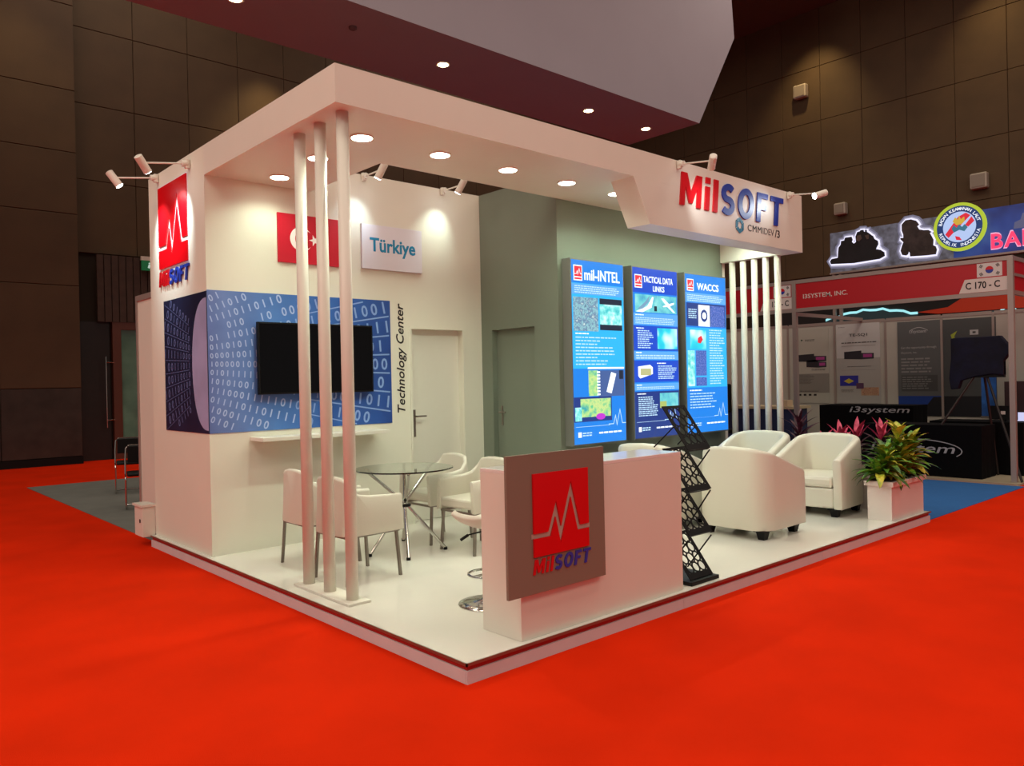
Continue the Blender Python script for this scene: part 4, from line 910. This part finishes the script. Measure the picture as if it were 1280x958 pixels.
# tables with black cloths
CLB = mat('black_cloth', '#020204', .85, Specular_IOR_Level=.15, bump=.2, bscale=15); CLN = mat('navy_velvet', '#070a22', .7, Specular_IOR_Level=.3, var=.5, vscale=6, bump=.4, bscale=12)
def draped(x0, x1, y0, y1, z, lab, m=CLB, fold=.012):
    mb = MB(); per = []
    def seg_(a, b, n):
        for i in range(n): per.append((a[0] + (b[0]-a[0])*i/n, a[1] + (b[1]-a[1])*i/n))
    seg_((x0, y1), (x0, y0), 28); seg_((x0, y0), (x1, y0), 12); seg_((x1, y0), (x1, y1), 28); seg_((x1, y1), (x0, y1), 12)
    n = len(per); cxx, cyy = (x0+x1)/2, (y0+y1)/2
    for zz_, am in ((.032, 1), (z*.5, .6), (z - .015, .05), (z, 0)):
        for i, (x, y) in enumerate(per):
            o = fold * am * math.sin(i * 1.7 + .5*math.sin(i)); d = Vector((x - cxx, y - cyy)).normalized(); mb.v.append((x + d.x*o, y + d.y*o, zz_))
    for r in range(3):
        for i in range(n): j = (i+1) % n; mb.f.append((r*n + i, r*n + j, (r+1)*n + j, (r+1)*n + i))
    mb.f.append(tuple(3*n + i for i in range(n)))
    return solo('draped_table', mb, m, lab, 'table', None, smooth=False)
draped(10.9, 11.5, 1.9, 3.5, 1.05, 'taller counter under a black cloth with white lettering, behind the purple plants')
draped(9.99, 10.6, .62, 2.3, .80, 'low table under a black cloth with oval logo at the booth front', fold=.006)
draped(10.75, 11.4, .30, 1.6, .82, 'black clothed table behind the easel, at the booth right end')
LTXT = mat('cloth_print_grey', '#a7a7ab', .6)
solo('table_lettering', text(MB(), FX(10.885), 'i3system', -2.95, .90, -1.95, 1.03, 0, .002, off=.006, shear=.2), LTXT, 'white italic i3system lettering on the taller black counter', 'lettering')
t = thing('table_logo', (9.975, 1.6, .3), 'white italic i3system lettering under an oval arc on the low black table', 'lettering')
part('lettering', text(MB(), FX(9.976), 'i3system', -2.2, .34, -.97, .52, 0, .002, off=.006, shear=.2), LTXT, t)
arc = [( -1.55 + .68*math.cos(a), .42 + .17*math.sin(a)) for a in [PI*.85 - PI*1.0*i/24 for i in range(25)]]
part('arc', MB().prism(FX(9.976), arc + [(-1.55 + .665*math.cos(a), .42 + .155*math.sin(a)) for a in [PI*.85 - PI*1.0*i/24 for i in range(24, -1, -1)]], 0, .002), LTXT, t)
# easel with draped screen
t = thing('easel', (10.25, .62, .03), 'black tripod easel carrying a screen under a navy cloth', 'easel')
for a, b in (((10.2, .62, 1.6), (9.98, .12, .035)), ((10.2, .72, 1.6), (9.98, 1.15, .81)), ((10.3, .67, 1.6), (10.68, .62, .035))): part('leg', MB().tube([a, b], .018, 8), mat('easel_metal', '#2c2624', .5, .3), t)
part('screen_panel', MB().box(10.14, .36, 1.5, 10.2, 1.04, 2.05), BLACK, t)
mb = MB(); outl = [(-1.05, 2.085), (-.98, 2.10), (-.6, 2.095), (-.40, 2.10), (-.30, 1.97), (-.27, 1.86), (-.36, 1.74), (-.36, 1.53), (-.50, 1.55), (-.72, 1.52), (-.92, 1.46), (-.96, 1.34), (-1.06, 1.33), (-1.08, 1.5), (-1.05, 1.8)]
mb.prism(FX(10.13), outl, -.10, .02)
solo('cloth_cover', mb, CLN, 'dark navy velvet cloth thrown over the screen on the easel', 'cloth', bevel=.012)
# small stuff in the booth
t = thing('roll_up_banner', (11.9, 1.15, .03), 'narrow blue roll-up banner seen behind the easel leg', 'banner'); part('banner_sheet', MB().box(11.9, .98, .85, 11.91, 1.2, 1.85), mat('banner_blue', '#1d5aa8', .4, var=.3, vscale=8), t); part('banner_base', MB().box(11.85, .98, .82, 11.95, 1.2, .85), SATIN, t); 
solo('dark_cabinet', MB().box(11.5, -.3, .03, 12.2, .75, 1.42), mat('dark_brown_wood', '#3a2a2c', .5, var=.1), 'dark brown cabinet behind the booth corner post', 'cabinet')
t = thing('monitor', (10.95, .62, .823), 'small black monitor on the black clothed table by the booth post', 'monitor'); part('screen', MB().box(10.93, .42, .85, 10.95, .80, 1.06), BLACK, t); part('stand', MB().box(10.92, .58, .823, 10.98, .64, .86), BLACK, t); part('label_plate', MB().box(10.925, .58, .93, 10.93, .64, .98), BWH, t)
t = thing('tablet', (11.0, .38, .823), 'small bright white tablet display on the black table right of the booth post', 'tablet'); part('tablet_screen', MB().box(11.0, .31, .83, 11.02, .44, .96), emi('tablet_glow', '#d8d8ff', .9), t)
# items seen between the posts, on the booth next door
t = thing('display_counter', (9.6, 4.4, 0), 'blue counter with beige top seen between the white posts', 'counter'); part('body', MB().box(11.2, 4.2, .032, 11.8, 6.2, .95), mat('counter_navy', '#14224a', .5), t); part('top', MB().box(11.15, 4.15, .951, 11.85, 6.25, 1.0), mat('counter_beige', '#b8a888', .5), t)
t = thing('office_chair', (10.6, 5.3, .03), 'black office chair seen between the white posts', 'chair'); part('backrest', MB().box(10.55, 5.1, .9, 10.62, 5.5, 1.45), BLACK, t, bevel=.03); part('seat', MB().box(10.35, 5.08, .5, 10.85, 5.52, .58), BLACK, t, bevel=.03); part('column', MB().tube([(10.6, 5.3, .08), (10.6, 5.3, .5)], .03, 10), CHROME, t); part('base', MB().lathe([(.26, 0), (.26, .03), (.05, .06)], (10.6, 5.3, .03), 5), BLACK, t)
t = thing('product_carton', (11.3, 3.95, .97), 'small beige carton on the booth counter beside the purple plant', 'box'); part('carton', MB().box(11.2, 4.28, 1.002, 11.4, 4.5, 1.12), mat('carton_beige', '#c8b090', .6), t)

# ---------------- backlit banner behind
NX = 14.5
bn = thing('backlit_banner', (NX, 1.2, 3.86), 'long backlit banner with grey camouflage scene, navy emblem and red lettering', 'banner')
nf = FX(NX)
part('camouflage_field', MB().rect(nf, -4.98, 3.86, -2.45, 4.74, -.15, 0), pic('banner_grey_scene', ['#4a4448', '#6e6a76', '#8a8694'], 6, .55), bn)
part('blue_field', MB().rect(nf, -2.449, 3.86, 2.2, 4.74, -.15, 0), pic('banner_blue_scene', ['#14286e', '#24469c', '#3c62b0'], 1.6, .55, detail=2), bn)
part('frame', MB().rect(nf, -5.0, 3.82, 2.2, 3.859, -.16, .01), ALUB, bn)
for y in (4.93, 4.78, -1.5): part('support', MB().box(NX + .02, y - .03, 0, NX + .08, y + .03, 3.82), ALUB, bn)
HAL = emi('banner_halo', '#e8e4ff', 1.2); HAL2 = emi('banner_halo_mid', '#a6a2b8', .9); HAL3 = emi('banner_halo_rim', '#7d7990', .8); SIL = mat('banner_figure_dark', '#17141a', .7, var=.4, vscale=6)
def grow(pts, g):
    cu = sum(p[0] for p in pts)/len(pts); cv = sum(p[1] for p in pts)/len(pts); out = []
    n = len(pts); A = sum(pts[i][0]*pts[(i+1) % n][1] - pts[(i+1) % n][0]*pts[i][1] for i in range(n)); sg = 1 if A > 0 else -1
    for i, p in enumerate(pts):
        a = Vector(pts[i-1]); b = Vector(pts[(i+1) % n]); d = (b - a).normalized(); out.append((p[0] + sg*d.y*g, p[1] - sg*d.x*g))
    return out
def fig(pts, name, m=SIL, d=.05):
    part('halo', MB().prism(nf, grow(pts, .10), .0, .005), HAL3, bn); part('halo', MB().prism(nf, grow(pts, .065), .005, .01), HAL2, bn); part('halo', MB().prism(nf, grow(pts, .035), .01, .02), HAL, bn); part(name, MB().prism(nf, pts, .021, d), m, bn)  # stacked glowing outlines, dimmer outwards, imitate light spilling round the cutout
boat = [(-4.97, 4.11), (-4.93, 4.16), (-4.79, 4.17), (-4.78, 4.3), (-4.77, 4.39), (-4.72, 4.45), (-4.71, 4.53), (-4.64, 4.53), (-4.62, 4.59), (-4.55, 4.59), (-4.48, 4.59), (-4.46, 4.52), (-4.48, 4.48), (-4.43, 4.43), (-4.38, 4.46), (-4.39, 4.58), (-4.35, 4.67), (-4.29, 4.68), (-4.28, 4.7), (-4.22, 4.7), (-4.21, 4.66), (-4.18, 4.65), (-4.18, 4.69), (-4.15, 4.69), (-4.15, 4.65), (-4.09, 4.6), (-4.05, 4.56), (-4.02, 4.54), (-3.99, 4.47), (-3.92, 4.42), (-3.91, 4.35), (-3.95, 4.28), (-3.96, 4.25), (-3.87, 4.22), (-3.79, 4.16), (-3.78, 4.08), (-3.89, 4.03), (-4.19, 4.02), (-4.45, 4.01), (-4.95, 4.05)]
fig(boat, 'boat_crew_cutout')
sol = [(-3.34, 4.76), (-3.23, 4.76), (-3.14, 4.72), (-3.11, 4.68), (-3.08, 4.63), (-3.12, 4.6), (-3.08, 4.53), (-2.99, 4.5), (-2.9, 4.49), (-2.84, 4.44), (-2.88, 4.43), (-2.85, 4.37), (-2.81, 4.28), (-2.82, 4.17), (-2.77, 4.14), (-2.75, 4.07), (-2.77, 3.98), (-2.95, 3.98), (-3.11, 3.99), (-3.26, 4.0), (-3.27, 4.08), (-3.29, 4.11), (-3.31, 4.05), (-3.35, 4.03), (-3.42, 4.05), (-3.45, 4.14), (-3.42, 4.24), (-3.39, 4.31), (-3.45, 4.38), (-3.45, 4.41), (-3.39, 4.4), (-3.39, 4.47), (-3.42, 4.56), (-3.42, 4.68)]
fig(sol, 'soldier_cutout', mat('soldier_grey', '#3c3232', .7, var=.5, vscale=7))
part('cutout_detail', MB().prism(nf, [(-4.35, 4.59), (-4.27, 4.6), (-4.25, 4.51), (-4.31, 4.46), (-4.37, 4.49)], .05, .06).prism(nf, [(-4.18, 4.57), (-4.1, 4.58), (-4.1, 4.49), (-4.14, 4.48)], .05, .06), mat('figure_detail', '#5c4c46', .7), bn)
# emblem
em = thing('round_emblem', (NX - .1, 2.3, 3.98), 'round backlit emblem with yellow green rim and navy ring of white lettering', 'emblem')
cu, cv = -2.3, 4.45
part('rim', ring(MB(), nf, cu, cv, .415, .475, .05, .12), emi('emblem_rim', '#b6c832', .95), em); part('ring', ring(MB(), nf, cu, cv, .30, .414, .05, .115), emi('emblem_navy', '#1f3f78', .8), em)
part('centre_disc', MB().prism(nf, disc(cu, cv, .30, 40), .05, .11), emi('emblem_pale', '#b4c8f2', 1.0), em)
def arc_text(txt, r, a0, a1, flip):
    mb = MB(); n = len(txt)
    for i, c in enumerate(txt):
        if c == ' ': continue
        a = math.radians(a0 + (a1 - a0) * i / (n - 1)); vs, fs = glyphs(c, .006); w0 = (min(v[0] for v in vs) + max(v[0] for v in vs)) / 2; s_ = .088
        an = a - PI/2 if not flip else a + PI/2; q = []
        for x, y in vs:
            X, Y = (x - w0) * s_, (y - .36) * s_; q.append((cu + r*math.cos(a) + X*math.cos(an) - Y*math.sin(an), cv + r*math.sin(a) + X*math.sin(an) + Y*math.cos(an)))
        put_glyphs(mb, nf, q, fs, .115, .118)
    return mb
EW = emi('emblem_white', '#f2f6ff', 1.1); part('lettering', arc_text('BADAN KEAMANAN LAUT', .357, 165, 15, False), EW, em); part('lettering', arc_text('REPUBLIK INDONESIA', .357, 198, 342, True), EW, em)
def half(a0, a1): return [(cu + .27*math.cos(math.radians(a)), cv + .27*math.sin(math.radians(a))) for a in a0], [(cu + .27*math.cos(math.radians(a)), cv + .27*math.sin(math.radians(a))) for a in a1]
ER = emi('emblem_red', '#e0283c', .95)
part('stripe', MB().prism(nf, [(cu - .26, cv - .12), (cu - .2, cv - .19), (cu + .20, cv + .20), (cu + .12, cv + .26), (cu - .02, cv + .20)], .11, .116), ER, em); part('stripe', MB().prism(nf, [(cu + .10, cv + .02), (cu + .16, cv - .02), (cu + .27, cv + .08), (cu + .22, cv + .17)], .11, .116), ER, em)
part('stripe', MB().prism(nf, [(cu - .08, cv - .17), (cu + .0, cv - .20), (cu + .04, cv - .27), (cu - .06, cv - .25)], .11, .116), ER, em)
part('bird', MB().prism(nf, [(cu - .12, cv + .12), (cu - .07, cv + .20), (cu - .02, cv + .14), (cu + .0, cv + .23), (cu + .03, cv + .14), (cu + .09, cv + .19), (cu + .10, cv + .10), (cu + .04, cv + .05), (cu - .05, cv + .04)], .116, .122), emi('emblem_gold', '#d8b03a', .9), em)
part('waves', MB().prism(nf, [(cu - .14, cv - .02), (cu - .10, cv + .05), (cu - .05, cv - .01), (cu, cv + .05), (cu + .05, cv - .01), (cu + .10, cv + .04), (cu + .15, cv - .03), (cu + .09, cv - .10), (cu, cv - .06), (cu - .10, cv - .10)], .116, .121), emi('emblem_teal', '#3c7c94', .8), em)
lt = thing('neon_lettering', (NX - .1, 1.0, 3.95), 'glowing pink red letters BAKAMLA on the blue banner', 'lettering')
lettering(lt, nf, 'BAKAMLA', -1.76, 3.95, .10, 4.24, .03, .08, [emi('neon_pink', '#f03a66', 1.2)]*7, off=.012, gap=.08)
part('halo', text(MB(), nf, 'BAKAMLA', -1.78, 3.93, .12, 4.26, .0, .028, off=.02, space=1.1), emi('neon_halo', '#ffb4d8', .9), lt)
part('printed_building', MB().prism(nf, [(-1.40, 4.28), (-1.38, 4.40), (-1.28, 4.44), (-1.25, 4.55), (-1.20, 4.57), (-1.15, 4.54), (-1.12, 4.44), (-.9, 4.42), (-.9, 4.28)], 0, .004), emi('banner_building', '#6a6a90', .6), bn)
# dark structure and orange band behind the booth
ob = thing('neighbour_stand', (14.9, 2.5, 0), 'black stand with an orange band and glowing cyan shapes behind the booth', 'exhibition stand')
part('black_wall', MB().box(14.92, -3, 0, 15.1, 6.5, 3.75), mat('stand_black', '#0d0b0c', .6), ob)
part('orange_band', MB().prism(FX(14.9), [(-3.3, 2.86), (-2.9, 2.80), (2.9, 2.80), (2.9, 3.16), (-2.3, 3.16), (-2.7, 2.92)], 0, .05), ORG, ob)
CYN = emi('cyan_glow', '#9fe4ea', 1.1)
arcp = [(-5.3 + 2.0*i/14, 2.86 + .16*math.sin(PI*i/14) + .02*math.sin(i*2.3)) for i in range(15)]
part('glow_arch', MB().prism(FX(14.9), arcp + [(u, v - .05) for u, v in reversed(arcp)], .0, .03), CYN, ob)
part('arch_field', MB().prism(FX(14.9), [(u, v - .051) for u, v in arcp] + [(-3.3, 2.5), (-5.3, 2.5)], 0, .02), mat('arch_slate', '#33525c', .6), ob)
for uc, vc in ((-2.0, 2.62), (-1.62, 2.72)): part('glow_ring', ring(MB(), FX(14.9), uc, vc, .10, .15, 0, .03), CYN, ob)
part('slate_field', MB().rect(FX(14.9), -2.35, 2.4, -1.3, 2.79, 0, .01), mat('slate_field', '#4a6c74', .6), ob)
